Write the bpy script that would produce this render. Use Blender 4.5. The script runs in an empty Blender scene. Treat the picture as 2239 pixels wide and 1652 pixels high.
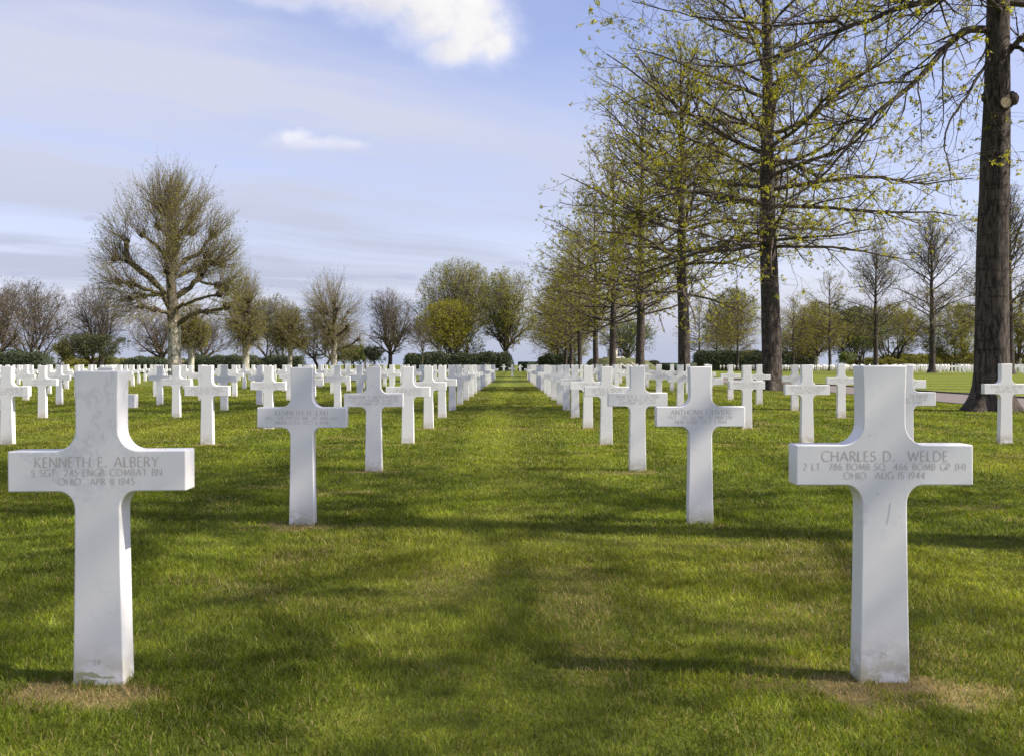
import bpy, bmesh, math, random
import numpy as np
from mathutils import Vector

S = bpy.context.scene
COL = S.collection
R = math.radians
EYE = 1.087            # camera height, metres
F = 2238.0             # focal length in pixels of a 2238 px wide picture (36 mm lens)

# ------------------------------------------------------------------ camera
cam_d = bpy.data.cameras.new('camera')
cam = bpy.data.objects.new('camera', cam_d)
COL.objects.link(cam)
cam.location = (0, 0, EYE)
cam.rotation_euler = (R(90), 0, 0)
cam_d.sensor_width = 36.0
cam_d.lens = 36.0
cam_d.shift_y = -29.0 / 2238.0
cam_d.clip_end = 6000
cam_d.clip_start = 0.05
cam_d.dof.use_dof = True
cam_d.dof.focus_distance = 16.0
cam_d.dof.aperture_fstop = 13.0
S.camera = cam
S.render.engine = 'CYCLES'
S.cycles.use_denoising = True
S.cycles.denoiser = 'OPENIMAGEDENOISE'
S.cycles.denoising_prefilter = 'NONE'
S.cycles.denoising_input_passes = 'RGB_ALBEDO_NORMAL'
S.cycles.sample_clamp_indirect = 3.0
S.cycles.max_bounces = 6
S.cycles.diffuse_bounces = 3
S.cycles.transparent_max_bounces = 8

# ------------------------------------------------------------------ exposure, sun
S.view_settings.view_transform = 'Standard'
S.view_settings.look = 'None'
S.view_settings.exposure = 1.12
S.view_settings.gamma = 1.0
SUN_EL, SUN_AZ = 43.0, 11.0           # azimuth: degrees from +X towards the camera side (-Y)
sl = bpy.data.lights.new('sun', 'SUN')
sl.energy = 4.1
sl.angle = R(0.53)
sl.color = (1.0, 0.93, 0.82)
so = bpy.data.objects.new('sun', sl)
COL.objects.link(so)
sun_dir = Vector((math.cos(R(SUN_EL)) * math.cos(R(SUN_AZ)), -math.cos(R(SUN_EL)) * math.sin(R(SUN_AZ)), math.sin(R(SUN_EL))))
so.rotation_euler = (-sun_dir).to_track_quat('-Z', 'Y').to_euler()
so.location = (40, -10, 40)


# ------------------------------------------------------------------ node helpers
class NT:
    """small expression builder over a node tree"""
    def __init__(s, tree):
        s.t = tree
        s.n = tree.nodes
        s.l = tree.links

    def put(s, sock, v):
        if isinstance(v, bpy.types.NodeSocket):
            s.l.new(v, sock)
        elif v is not None:
            try:
                sock.default_value = v
            except Exception:
                sock.default_value = (*v, 1.0) if len(v) == 3 else v[:3]

    def m(s, op, a=None, b=None, c=None, clamp=False):
        n = s.n.new('ShaderNodeMath')
        n.operation = op
        n.use_clamp = clamp
        for i, v in enumerate((a, b, c)):
            s.put(n.inputs[i], v)
        return n.outputs[0]

    def add(s, a, b): return s.m('ADD', a, b)
    def sub(s, a, b): return s.m('SUBTRACT', a, b)
    def mul(s, a, b): return s.m('MULTIPLY', a, b)
    def div(s, a, b): return s.m('DIVIDE', a, b)

    def vm(s, op, a=None, b=None):
        n = s.n.new('ShaderNodeVectorMath')
        n.operation = op
        s.put(n.inputs[0], a)
        if b is not None:
            s.put(n.inputs[1], b)
        return n.outputs[0]

    def sep(s, v):
        n = s.n.new('ShaderNodeSeparateXYZ')
        s.put(n.inputs[0], v)
        return n.outputs

    def comb(s, x=0.0, y=0.0, z=0.0):
        n = s.n.new('ShaderNodeCombineXYZ')
        for i, v in enumerate((x, y, z)):
            s.put(n.inputs[i], v)
        return n.outputs[0]

    def noise(s, vec, scale=5.0, detail=4.0, rough=0.55, dist=0.0, out=0):
        n = s.n.new('ShaderNodeTexNoise')
        s.put(n.inputs['Vector'], vec)
        n.inputs['Scale'].default_value = scale
        n.inputs['Detail'].default_value = detail
        n.inputs['Roughness'].default_value = rough
        n.inputs['Distortion'].default_value = dist
        return n.outputs[out]

    def mix(s, fac, a, b, blend='MIX'):
        n = s.n.new('ShaderNodeMix')
        n.data_type = 'RGBA'
        n.blend_type = blend
        n.clamp_factor = True
        s.put(n.inputs[0], fac)
        s.put(n.inputs[6], a)
        s.put(n.inputs[7], b)
        return n.outputs[2]

    def smooth(s, v, lo, hi):
        n = s.n.new('ShaderNodeMapRange')
        n.interpolation_type = 'SMOOTHSTEP'
        s.put(n.inputs[0], v)
        n.inputs[1].default_value = lo
        n.inputs[2].default_value = hi
        n.inputs[3].default_value = 0.0
        n.inputs[4].default_value = 1.0
        return n.outputs[0]

    def lin(s, v, lo, hi, a, b):
        n = s.n.new('ShaderNodeMapRange')
        s.put(n.inputs[0], v)
        for i, q in enumerate((lo, hi, a, b)):
            n.inputs[1 + i].default_value = q
        return n.outputs[0]

    def ramp(s, fac, stops):
        n = s.n.new('ShaderNodeValToRGB')
        s.put(n.inputs[0], fac)
        e = n.color_ramp.elements
        while len(e) < len(stops):
            e.new(0.5)
        for q, (p, c) in zip(e, stops):
            q.position = p
            q.color = (*c, 1.0)
        return n.outputs[0]

    def bump(s, h, strength=0.5, distance=0.02):
        n = s.n.new('ShaderNodeBump')
        n.inputs['Strength'].default_value = strength
        n.inputs['Distance'].default_value = distance
        s.put(n.inputs['Height'], h)
        return n.outputs[0]

    def coord(s, which='Object'):
        return s.n.new('ShaderNodeTexCoord').outputs[which]

    def attr(s, name, out='Fac'):
        n = s.n.new('ShaderNodeAttribute')
        n.attribute_name = name
        return n.outputs[out]


# ------------------------------------------------------------------ sky
world = bpy.data.worlds.new('World')
S.world = world
world.use_nodes = True
world.node_tree.nodes.clear()
W = NT(world.node_tree)
sky = W.n.new('ShaderNodeTexSky')
sky.sky_type = 'NISHITA'
sky.sun_disc = False
sky.sun_elevation = R(SUN_EL)
sky.sun_rotation = R(90 + SUN_AZ)
sky.air_density = 1.0
sky.dust_density = 0.6
sky.ozone_density = 2.2
SKY = 0.12
dirv = W.vm('NORMALIZE', W.coord('Generated'))
dx, dy, dz = W.sep(dirv)[0], W.sep(dirv)[1], W.sep(dirv)[2]
skyc = W.mix(1.0, sky.outputs[0], (SKY * 0.90, SKY * 0.715, SKY * 0.77), 'MULTIPLY')
# thin high cloud: streaks on a flat layer far overhead
den = W.add(W.m('MAXIMUM', dz, 0.0), 0.10)
px, py = W.div(dx, den), W.div(dy, den)
rx = W.add(W.mul(px, 0.82), W.mul(py, 0.57))
ry = W.sub(W.mul(py, 0.82), W.mul(px, 0.57))
warp = W.noise(W.comb(rx, ry, 0.0), 0.9, 4.0, 0.55, out=1)
wv = W.vm('ADD', W.comb(W.mul(rx, 0.55), W.mul(ry, 1.9), 3.1), W.vm('MULTIPLY', warp, (0.9, 0.9, 0.0)))
cir = W.noise(wv, 0.8, 6.0, 0.56)
cirf = W.smooth(cir, 0.32, 0.80)
broad = W.smooth(W.noise(W.comb(px, py, 7.7), 0.42, 3.0, 0.5), 0.34, 0.66)
# more veil low down and to the west (-X), clear blue up to the east
low = W.sub(1.0, W.smooth(dz, 0.05, 0.36))
west = W.smooth(W.sub(0.0, dx), -0.16, 0.42)
veil = W.add(W.mul(low, 0.62), W.mul(west, 0.50))
cov = W.add(W.mul(W.mul(cirf, broad), 0.55), W.mul(veil, W.add(0.48, W.mul(cirf, 0.90))))
cov = W.m('MAXIMUM', cov, W.mul(W.sub(1.0, W.smooth(dz, 0.0, 0.15)), 0.97))
cov = W.m('MINIMUM', cov, 0.97)
c_col = W.mix(W.smooth(dz, 0.0, 0.25), (0.225, 0.252, 0.328), (0.305, 0.318, 0.392))
c1 = W.mix(cov, skyc, c_col)
# cumulus, built in direction ratios around due +Y
ysafe = W.m('MAXIMUM', dy, 0.05)
u, v = W.div(dx, ysafe), W.div(dz, ysafe)
front = W.smooth(dy, 0.05, 0.3)


def puff(cx, cy, rx_, ry_):
    a = W.div(W.sub(u, cx), rx_)
    b = W.div(W.sub(v, cy), ry_)
    return W.m('POWER', 2.718, W.mul(W.add(W.mul(a, a), W.mul(b, b)), -1.0))


def heap(plist):
    s_ = None
    for p_ in plist:
        q = puff(*p_)
        s_ = q if s_ is None else W.m('MAXIMUM', s_, q)
    return s_


uvv = W.comb(u, v, 0.0)
n_big = W.noise(uvv, 16.0, 8.0, 0.60, 0.15)
n_fine = W.noise(W.vm('ADD', uvv, (5.0, 2.0, 1.0)), 46.0, 6.0, 0.62)
n_all = W.add(W.mul(W.sub(n_big, 0.5), 1.15), W.mul(W.sub(n_fine, 0.5), 0.60))


def vis(x, y): return ((x - 1118) / F, (797 - y) / F)


def P_(x, y, w, h):
    a, b = vis(x, y)
    return (a, b, w / F, h / F)


main = heap([P_(1040, 62, 112, 92), P_(950, 30, 130, 95), P_(845, -10, 130, 80), P_(1080, 95, 55, 50), P_(990, 110, 90, 50),
             P_(1030, 30, 110, 90), P_(625, -22, 120, 52), P_(730, -25, 90, 52), P_(900, -60, 300, 70)])
m_d = W.add(main, W.mul(n_all, 0.62))
m_cov = W.mul(W.smooth(m_d, 0.18, 0.92), front)
# light comes from the upper right: denser-towards-lower-left parts read greyer
shade = W.smooth(W.add(W.add(W.mul(u, 3.6), W.mul(v, 3.0)), W.add(W.mul(n_big, 0.9), W.mul(n_fine, 0.35))), 0.75, 1.75)
m_col = W.mix(shade, (0.270, 0.283, 0.35), (0.475, 0.465, 0.45))
m_col = W.mix(W.smooth(m_d, 0.40, 0.95), (0.38, 0.39, 0.46), m_col)
c2 = W.mix(W.mul(m_cov, 0.96), c1, m_col)
small = heap([P_(690, 316, 105, 22), P_(640, 303, 52, 24), P_(760, 318, 60, 15)])
s_d = W.add(small, W.mul(n_all, 1.25))
s_cov = W.mul(W.mul(W.smooth(s_d, 0.30, 1.0), front), 0.72)
s_col = W.mix(W.smooth(W.sub(v, W.mul(n_fine, 0.02)), 0.195, 0.215), (0.32, 0.33, 0.41), (0.45, 0.445, 0.47))
c3 = W.mix(s_cov, c2, s_col)
grey = heap([P_(888, 606, 34, 11), P_(196, 478, 26, 10), P_(35, 600, 30, 9), P_(1125, 576, 40, 8), P_(820, 640, 40, 8)])
g_cov = W.mul(W.mul(W.smooth(W.add(grey, W.mul(n_all, 0.6)), 0.30, 0.9), front), 0.62)
c4 = W.mix(g_cov, c3, (0.245, 0.255, 0.345))
bg = W.n.new('ShaderNodeBackground')
bg.inputs['Strength'].default_value = 1.0
W.l.new(c4, bg.inputs['Color'])
wo = W.n.new('ShaderNodeOutputWorld')
W.l.new(bg.outputs[0], wo.inputs[0])


# ------------------------------------------------------------------ materials
def new_mat(name):
    m = bpy.data.materials.new(name)
    m.use_nodes = True
    t = NT(m.node_tree)
    b = m.node_tree.nodes['Principled BSDF']
    return m, t, b


def leaf_material(name, c_a, c_b, trans=0.35):
    m, t, b = new_mat(name)
    tint = t.attr('tint')
    col = t.mix(tint, c_a, c_b)
    t.l.new(col, b.inputs['Base Color'])
    b.inputs['Roughness'].default_value = 0.6
    b.inputs['Specular IOR Level'].default_value = 0.25
    if trans > 0:
        tr = t.n.new('ShaderNodeBsdfTranslucent')
        t.l.new(t.mix(1.0, col, (1.25, 1.2, 0.6), 'MULTIPLY'), tr.inputs['Color'])
        mx = t.n.new('ShaderNodeMixShader')
        mx.inputs[0].default_value = trans
        t.l.new(b.outputs[0], mx.inputs[1])
        t.l.new(tr.outputs[0], mx.inputs[2])
        t.l.new(mx.outputs[0], m.node_tree.nodes['Material Output'].inputs['Surface'])
    return m


def bark_material(name, dark, light, scale=6.0, stretch=0.12, bump=0.8):
    m, t, b = new_mat(name)
    o = t.coord('Object')
    sv = t.vm('MULTIPLY', o, (1.0, 1.0, stretch))
    n1 = t.noise(sv, scale * 2.2, 7.0, 0.65, 0.4)
    n2 = t.noise(o, 0.9, 4.0, 0.6)
    n3 = t.noise(t.vm('MULTIPLY', o, (0.6, 0.6, 5.0)), 2.2, 4.0, 0.6)
    col = t.mix(t.smooth(n1, 0.34, 0.66), dark, light)
    col = t.mix(t.mul(t.smooth(n2, 0.45, 0.75), 0.45), col, tuple(0.62 * q for q in light))
    col = t.mix(t.mul(t.smooth(n3, 0.56, 0.66), 0.6), col, dark)
    t.l.new(col, b.inputs['Base Color'])
    b.inputs['Roughness'].default_value = 0.9
    b.inputs['Specular IOR Level'].default_value = 0.2
    t.l.new(t.bump(n1, bump, 0.03), b.inputs['Normal'])
    return m


M = {}
M['oak_bark'] = bark_material('oak_bark', (0.018, 0.014, 0.011), (0.108, 0.088, 0.071), 6.0, 0.26, 0.7)
M['twig'] = bark_material('twig_bark', (0.052, 0.041, 0.031), (0.138, 0.110, 0.084), 8, 1.0, 0.2)
M['twig_brown'] = bark_material('brown_twig_bark', (0.100, 0.078, 0.052), (0.215, 0.170, 0.115), 8, 1.0, 0.2)
M['dark_bark'] = bark_material('dark_bark', (0.024, 0.019, 0.018), (0.070, 0.058, 0.052))
M['limb_bark'] = bark_material('plane_limb_bark', (0.050, 0.042, 0.026), (0.150, 0.130, 0.078), 5, 0.5, 0.5)
M['oak_leaf'] = leaf_material('young_oak_leaf', (0.245, 0.245, 0.022), (0.500, 0.480, 0.052), 0.5)
M['oak_leaf_far'] = leaf_material('oak_leaf_distance', (0.215, 0.210, 0.024), (0.440, 0.410, 0.046), 0.5)
M['plane_leaf'] = leaf_material('young_plane_leaf', (0.150, 0.158, 0.022), (0.340, 0.325, 0.050), 0.5)
M['olive_leaf'] = leaf_material('olive_leaf', (0.100, 0.106, 0.022), (0.240, 0.222, 0.046), 0.4)
M['brown_leaf'] = leaf_material('brown_bud', (0.090, 0.072, 0.032), (0.200, 0.155, 0.072), 0.3)
M['yellow_leaf'] = leaf_material('yellow_green_leaf', (0.155, 0.155, 0.010), (0.330, 0.310, 0.020), 0.45)
M['green_leaf'] = leaf_material('fresh_green_leaf', (0.052, 0.085, 0.015), (0.160, 0.205, 0.034), 0.4)
M['spring_leaf'] = leaf_material('spring_leaf', (0.170, 0.180, 0.030), (0.350, 0.340, 0.060), 0.5)
M['mid_leaf'] = leaf_material('mid_green_leaf', (0.032, 0.044, 0.016), (0.095, 0.110, 0.036), 0.25)
M['dark_leaf'] = leaf_material('dark_evergreen_leaf', (0.012, 0.022, 0.010), (0.050, 0.072, 0.026), 0.05)
M['hedge_leaf'] = leaf_material('hedge_leaf', (0.022, 0.034, 0.014), (0.080, 0.100, 0.036), 0.05)
M['blossom'] = leaf_material('pale_blossom', (0.25, 0.22, 0.12), (0.42, 0.38, 0.26), 0.2)

# mottled plane bark
m, t, b = new_mat('plane_bark')
o = t.coord('Object')
n1 = t.noise(t.vm('MULTIPLY', o, (1.0, 1.0, 0.55)), 4.2, 6.0, 0.62, 0.5)
n2 = t.noise(o, 11.0, 5.0, 0.6)
h_ = t.sep(o)[2]
thr = t.add(n1, t.mul(t.smooth(h_, 3.6, 6.5), 0.28))
col = t.mix(t.smooth(thr, 0.51, 0.55), t.mix(n2, (0.33, 0.31, 0.23), (0.50, 0.47, 0.38)), t.mix(n2, (0.10, 0.075, 0.05), (0.23, 0.19, 0.12)))
col = t.mix(t.mul(t.smooth(t.add(h_, t.mul(t.sub(n1, .5), 4.0)), 4.2, 6.0), 0.85), col, t.mix(n2, (0.055, 0.046, 0.028), (0.135, 0.115, 0.070)))
t.l.new(col, b.inputs['Base Color'])
b.inputs['Roughness'].default_value = 0.85
t.l.new(t.bump(n2, 0.4, 0.02), b.inputs['Normal'])
M['plane_bark'] = m

# marble
m, t, b = new_mat('white_marble')
o = t.coord('Object')
oi = t.n.new('ShaderNodeObjectInfo')
rnd = oi.outputs['Random']
off = t.comb(t.mul(rnd, 37.0), t.mul(rnd, 91.0), t.mul(rnd, 13.0))
p = t.vm('ADD', o, off)
dn = t.noise(p, 2.6, 5.0, 0.6, out=1)
pv = t.vm('ADD', t.vm('MULTIPLY', p, (1.0, 1.0, 0.75)), t.vm('MULTIPLY', dn, (0.55, 0.55, 0.55)))
vein = t.m('ABSOLUTE', t.sub(t.noise(pv, 2.3, 6.0, 0.62, 0.4), 0.5))
veinf = t.mul(t.sub(1.0, t.smooth(vein, 0.0, 0.022)), t.smooth(t.noise(p, 1.7, 2.0, 0.5), 0.40, 0.72))
cloud = t.noise(p, 3.3, 4.0, 0.55)
base = t.mix(cloud, (0.87, 0.85, 0.805), (0.79, 0.775, 0.745))
base = t.mix(t.mul(veinf, 0.5), base, (0.54, 0.55, 0.565))
base = t.mix(t.mul(rnd, 0.30), base, (0.68, 0.665, 0.63))
zz = t.sep(o)[2]
st = t.noise(t.vm('MULTIPLY', p, (1.0, 1.0, 1.6)), 9.0, 6.0, 0.65)
foot = t.mul(t.sub(1.0, t.smooth(t.add(zz, t.mul(t.sub(st, 0.5), 0.34)), 0.0, 0.17)), t.smooth(st, 0.34, 0.60))
soil = t.mix(t.noise(p, 3.0, 2.0, 0.5), (0.38, 0.32, 0.21), (0.30, 0.31, 0.14))
base = t.mix(t.mul(foot, 0.85), base, soil)
speck = t.smooth(t.noise(p, 60.0, 2.0, 0.5), 0.735, 0.78)
base = t.mix(t.mul(speck, 0.45), base, (0.34, 0.31, 0.26))
streak = t.mul(t.smooth(t.noise(t.vm('MULTIPLY', p, (26.0, 26.0, 1.1)), 1.0, 4.0, 0.6), 0.60, 0.80), t.smooth(t.noise(p, 2.0, 1.0, 0.5), 0.45, 0.75))
base = t.mix(t.mul(streak, 0.34), base, (0.52, 0.49, 0.42))
t.l.new(base, b.inputs['Base Color'])
b.inputs['Roughness'].default_value = 0.55
b.inputs['Specular IOR Level'].default_value = 0.35
t.l.new(t.bump(t.noise(p, 55.0, 4.0, 0.6), 0.10, 0.003), b.inputs['Normal'])
M['marble'] = m

m, t, b = new_mat('incised_lettering')
b.inputs['Base Color'].default_value = (0.53, 0.475, 0.40, 1)
b.inputs['Roughness'].default_value = 0.9
M['letter'] = m
m, t, b = new_mat('worn_lettering')
b.inputs['Base Color'].default_value = (0.58, 0.55, 0.505, 1)
b.inputs['Roughness'].default_value = 0.9
M['letter_soft'] = m

# grid of graves -----------------------------------------------------------
COL24, DCOL, DROW = -1.43, 2.725, 3.486
NROW = 21


def conv(n):
    """the columns draw together slightly beyond the eighth row"""
    return 1.0 - 0.10 * np.clip((n - 8.0) / 13.0, 0, 1.2)


# lawn material (shared recipe: blades use the same colours)
m, t, b = new_mat('lawn')
geo = t.n.new('ShaderNodeNewGeometry')
pos = geo.outputs['Position']
gx, gy = t.sep(pos)[0], t.sep(pos)[1]
n_lo = t.noise(pos, 0.22, 4.0, 0.55)
n_md = t.noise(pos, 1.3, 5.0, 0.6)
n_hi = t.noise(t.vm('MULTIPLY', pos, (1.0, 0.55, 1.0)), 26.0, 5.0, 0.7)
n_tuft = t.noise(t.vm('MULTIPLY', pos, (1.0, 0.6, 1.0)), 6.0, 4.0, 0.65)
g = t.mix(n_md, (0.078, 0.104, 0.011), (0.152, 0.164, 0.020))
g = t.mix(t.mul(t.smooth(n_tuft, 0.42, 0.75), 0.6), g, (0.185, 0.190, 0.028))
g = t.mix(t.mul(t.smooth(n_hi, 0.50, 0.85), 0.55), g, (0.050, 0.065, 0.009))
g = t.mix(t.mul(t.smooth(n_lo, 0.5, 0.75), 0.30), g, (0.150, 0.150, 0.032))
aisle = t.mul(t.sub(1.0, t.smooth(t.add(t.m('ABSOLUTE', t.add(gx, 0.06)), t.mul(t.sub(n_tuft, 0.5), 0.5)), 0.25, 0.75)), 0.40)
g = t.mix(aisle, g, (0.200, 0.220, 0.032))
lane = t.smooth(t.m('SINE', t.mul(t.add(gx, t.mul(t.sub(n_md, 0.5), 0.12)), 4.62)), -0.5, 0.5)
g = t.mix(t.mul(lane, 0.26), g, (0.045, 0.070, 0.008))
# lawn beyond the path: mown in stripes across
stripe = t.smooth(t.m('SINE', t.mul(t.add(gy, t.mul(gx, 0.03)), 1.05)), -0.4, 0.4)
g2 = t.mix(stripe, (0.095, 0.125, 0.013), (0.165, 0.175, 0.023))
g2 = t.mix(t.mul(t.smooth(n_hi, 0.52, 0.85), 0.35), g2, (0.055, 0.075, 0.010))
g = t.mix(t.smooth(gx, 16.2, 17.0), g, g2)
# dry turf at the foot of each cross
row = t.m('ROUND', t.div(t.sub(gy, 0.05), DROW))
cf = t.lin(row, 8.0, 21.0, 1.0, 0.90)
xc = t.sub(t.div(gx, cf), COL24)
ddx = t.sub(xc, t.mul(t.m('ROUND', t.div(xc, DCOL)), DCOL))
ddy = t.sub(t.sub(gy, 0.05), t.mul(row, DROW))
e1 = t.div(t.add(ddx, 0.03), 0.37)
e2 = t.div(t.add(ddy, 0.13), 0.21)
pm = t.sub(1.0, t.add(t.mul(e1, e1), t.mul(e2, e2)))
pm = t.add(pm, t.mul(t.sub(n_tuft, 0.55), 3.0))
pm = t.add(pm, t.mul(t.sub(t.noise(pos, 0.9, 2.0, 0.5), 0.5), 2.2))
pm = t.mul(t.smooth(pm, -0.05, 1.0), t.mul(t.sub(1.0, t.smooth(gx, 7.6, 8.2)), t.sub(1.0, t.smooth(gy, 75.5, 76.5))))
g = t.mix(t.mul(pm, 0.8), g, t.mix(n_hi, (0.32, 0.235, 0.11), (0.20, 0.145, 0.07)))
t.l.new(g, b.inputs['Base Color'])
b.inputs['Roughness'].default_value = 0.9
b.inputs['Specular IOR Level'].default_value = 0.1
t.l.new(t.bump(t.add(n_hi, n_tuft), 0.9, 0.05), b.inputs['Normal'])
M['lawn'] = m

m, t, b = new_mat('grass_blade')
ca = t.attr('col', 'Color')
t.l.new(ca, b.inputs['Base Color'])
b.inputs['Roughness'].default_value = 0.55
b.inputs['Specular IOR Level'].default_value = 0.25
tr = t.n.new('ShaderNodeBsdfTranslucent')
t.l.new(t.mix(1.0, ca, (1.2, 1.2, 0.7), 'MULTIPLY'), tr.inputs['Color'])
mx = t.n.new('ShaderNodeMixShader')
mx.inputs[0].default_value = 0.45
t.l.new(b.outputs[0], mx.inputs[1])
t.l.new(tr.outputs[0], mx.inputs[2])
t.l.new(mx.outputs[0], m.node_tree.nodes['Material Output'].inputs['Surface'])
M['blade'] = m

m, t, b = new_mat('tarmac')
geo = t.n.new('ShaderNodeNewGeometry')
pos = geo.outputs['Position']
n1, n2 = t.noise(pos, 60.0, 4.0, 0.7), t.noise(pos, 0.7, 4.0, 0.6)
c = t.mix(n1, (0.105, 0.086, 0.076), (0.175, 0.143, 0.127))
c = t.mix(t.mul(t.smooth(n2, 0.45, 0.7), 0.35), c, (0.12, 0.10, 0.095))
t.l.new(c, b.inputs['Base Color'])
b.inputs['Roughness'].default_value = 0.9
t.l.new(t.bump(n1, 0.3, 0.01), b.inputs['Normal'])
M['tarmac'] = m


def simple(name, ca_, cb_, scale=8.0, rough=0.85, bump=0.3):
    m, t, b = new_mat(name)
    o = t.coord('Object')
    n = t.noise(o, scale, 6.0, 0.62)
    t.l.new(t.mix(t.smooth(n, 0.3, 0.7), ca_, cb_), b.inputs['Base Color'])
    b.inputs['Roughness'].default_value = rough
    t.l.new(t.bump(n, bump, 0.02), b.inputs['Normal'])
    return m


M['kerb'] = simple('dark_kerb', (0.035, 0.035, 0.038), (0.075, 0.072, 0.07))
M['stone'] = simple('pale_stone', (0.38, 0.35, 0.29), (0.50, 0.47, 0.40), 3.0)
M['grey_stone'] = simple('grey_stone', (0.17, 0.165, 0.16), (0.30, 0.29, 0.28), 6.0)
M['red_tile'] = simple('red_roof_tile', (0.20, 0.070, 0.045), (0.30, 0.12, 0.075), 2.0)
M['grey_tile'] = simple('grey_roof_tile', (0.10, 0.11, 0.13), (0.17, 0.18, 0.20), 2.0)
M['render'] = simple('pale_house_wall', (0.45, 0.40, 0.34), (0.55, 0.50, 0.44), 2.0)
M['glass'] = simple('dark_window_glass', (0.03, 0.035, 0.045), (0.05, 0.06, 0.07), 2.0, 0.15)
M['cut_wood'] = simple('cut_wood', (0.36, 0.27, 0.16), (0.50, 0.40, 0.27), 20.0)
M['mound'] = simple('rough_turf', (0.040, 0.050, 0.014), (0.105, 0.105, 0.030), 1.5, 0.95, 0.9)
M['clipped'] = simple('clipped_hedge_face', (0.010, 0.018, 0.008), (0.035, 0.050, 0.018), 6.0, 0.9, 1.0)
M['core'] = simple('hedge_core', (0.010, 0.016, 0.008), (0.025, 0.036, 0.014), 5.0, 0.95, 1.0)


# ------------------------------------------------------------------ mesh helpers
def make_mesh(name, verts, quads=None, tris=None, smooth=False, mat=None, face_attr=None, vcol=None, mats=None, mat_idx=None):
    me = bpy.data.meshes.new(name)
    verts = np.asarray(verts, dtype=np.float32).reshape(-1, 3)
    q = np.zeros((0, 4), np.int32) if quads is None else np.asarray(quads, np.int32).reshape(-1, 4)
    tr = np.zeros((0, 3), np.int32) if tris is None else np.asarray(tris, np.int32).reshape(-1, 3)
    me.vertices.add(len(verts))
    me.vertices.foreach_set('co', verts.ravel())
    nl = len(q) * 4 + len(tr) * 3
    me.loops.add(nl)
    me.loops.foreach_set('vertex_index', np.concatenate([q.ravel(), tr.ravel()]))
    me.polygons.add(len(q) + len(tr))
    st = np.concatenate([np.arange(len(q)) * 4, len(q) * 4 + np.arange(len(tr)) * 3]).astype(np.int32)
    me.polygons.foreach_set('loop_start', st)
    if smooth:
        me.polygons.foreach_set('use_smooth', np.ones(len(st), dtype=bool))
    if face_attr is not None:
        a = me.attributes.new('tint', 'FLOAT', 'FACE')
        a.data.foreach_set('value', np.asarray(face_attr, np.float32))
    if vcol is not None:
        a = me.attributes.new('col', 'FLOAT_COLOR', 'POINT')
        c = np.ones((len(verts), 4), np.float32)
        c[:, :3] = vcol
        a.data.foreach_set('color', c.ravel())
    if mats:
        for q_ in mats:
            me.materials.append(q_)
        me.polygons.foreach_set('material_index', np.asarray(mat_idx, np.int32))
    elif mat:
        me.materials.append(mat)
    me.update(calc_edges=True)
    return me


def link(name, data, parent=None, loc=None, rotz=0.0):
    o = bpy.data.objects.new(name, data)
    COL.objects.link(o)
    if parent is not None:
        o.parent = parent
    if loc is not None:
        o.location = loc
    if rotz:
        o.rotation_euler = (0, 0, rotz)
    return o


def tag(o, label, cat, group=None):
    o['label'] = label
    o['category'] = cat
    if group:
        o['group'] = group
    return o


def copy_thing(root, loc, rotz, label, scale=1.0, group=None):
    r = root.copy()
    COL.objects.link(r)
    r.location = loc
    r.rotation_euler = (0, 0, rotz)
    r.scale = (scale, scale, scale)
    r['label'] = label
    if group:
        r['group'] = group
    for ch in list(root.children):
        c = ch.copy()
        COL.objects.link(c)
        c.parent = r
    return r


def boxes(lst):
    """list of (x0,x1,y0,y1,z0,z1) -> verts, quads"""
    V, Q = [], []
    for x0, x1, y0, y1, z0, z1 in lst:
        k = len(V)
        V += [(x0, y0, z0), (x1, y0, z0), (x1, y1, z0), (x0, y1, z0), (x0, y0, z1), (x1, y0, z1), (x1, y1, z1), (x0, y1, z1)]
        Q += [[k + i for i in f] for f in ((0, 3, 2, 1), (4, 5, 6, 7), (0, 1, 5, 4), (1, 2, 6, 5), (2, 3, 7, 6), (3, 0, 4, 7))]
    return V, Q


def box_mesh(name, lst, mat, bevel=0.0):
    V, Q = boxes(lst)
    me = make_mesh(name, V, Q, mat=mat)
    if bevel:
        bm = bmesh.new()
        bm.from_mesh(me)
        bmesh.ops.bevel(bm, geom=bm.edges[:], offset=bevel, segments=2, affect='EDGES')
        bm.to_mesh(me)
        bm.free()
    return me


def at(x, y, Z):
    """a point at distance Z seen at picture position x, y (2238 px wide picture)"""
    return np.array([(x - 1118) / F * Z, Z, EYE + (797 - y) / F * Z])


# ------------------------------------------------------------------ ground
def ground_h(x, y):
    y = np.asarray(y, float)
    s_ = np.clip((y - 174.0) / 34.0, 0, 1)
    return -0.55 * s_ * s_ * (3 - 2 * s_)


xs = np.unique(np.concatenate([np.linspace(-2500, -120, 8), np.linspace(-120, 160, 57), np.linspace(160, 2500, 8)]))
ys = np.unique(np.concatenate([np.linspace(-400, 0, 5), np.linspace(0, 170, 35), np.linspace(170, 215, 24), np.linspace(215, 4000, 12)]))
X, Y = np.meshgrid(xs, ys, indexing='ij')
V = np.stack([X, Y, ground_h(X, Y)], -1).reshape(-1, 3)
nx, ny = len(xs), len(ys)
i, j = np.meshgrid(np.arange(nx - 1), np.arange(ny - 1), indexing='ij')
a_ = (i * ny + j).ravel()
Q = np.stack([a_, a_ + ny, a_ + ny + 1, a_ + 1], -1)
o = link('ground', make_mesh('ground', V, Q, smooth=True, mat=M['lawn']))
o['kind'] = 'structure'

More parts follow.
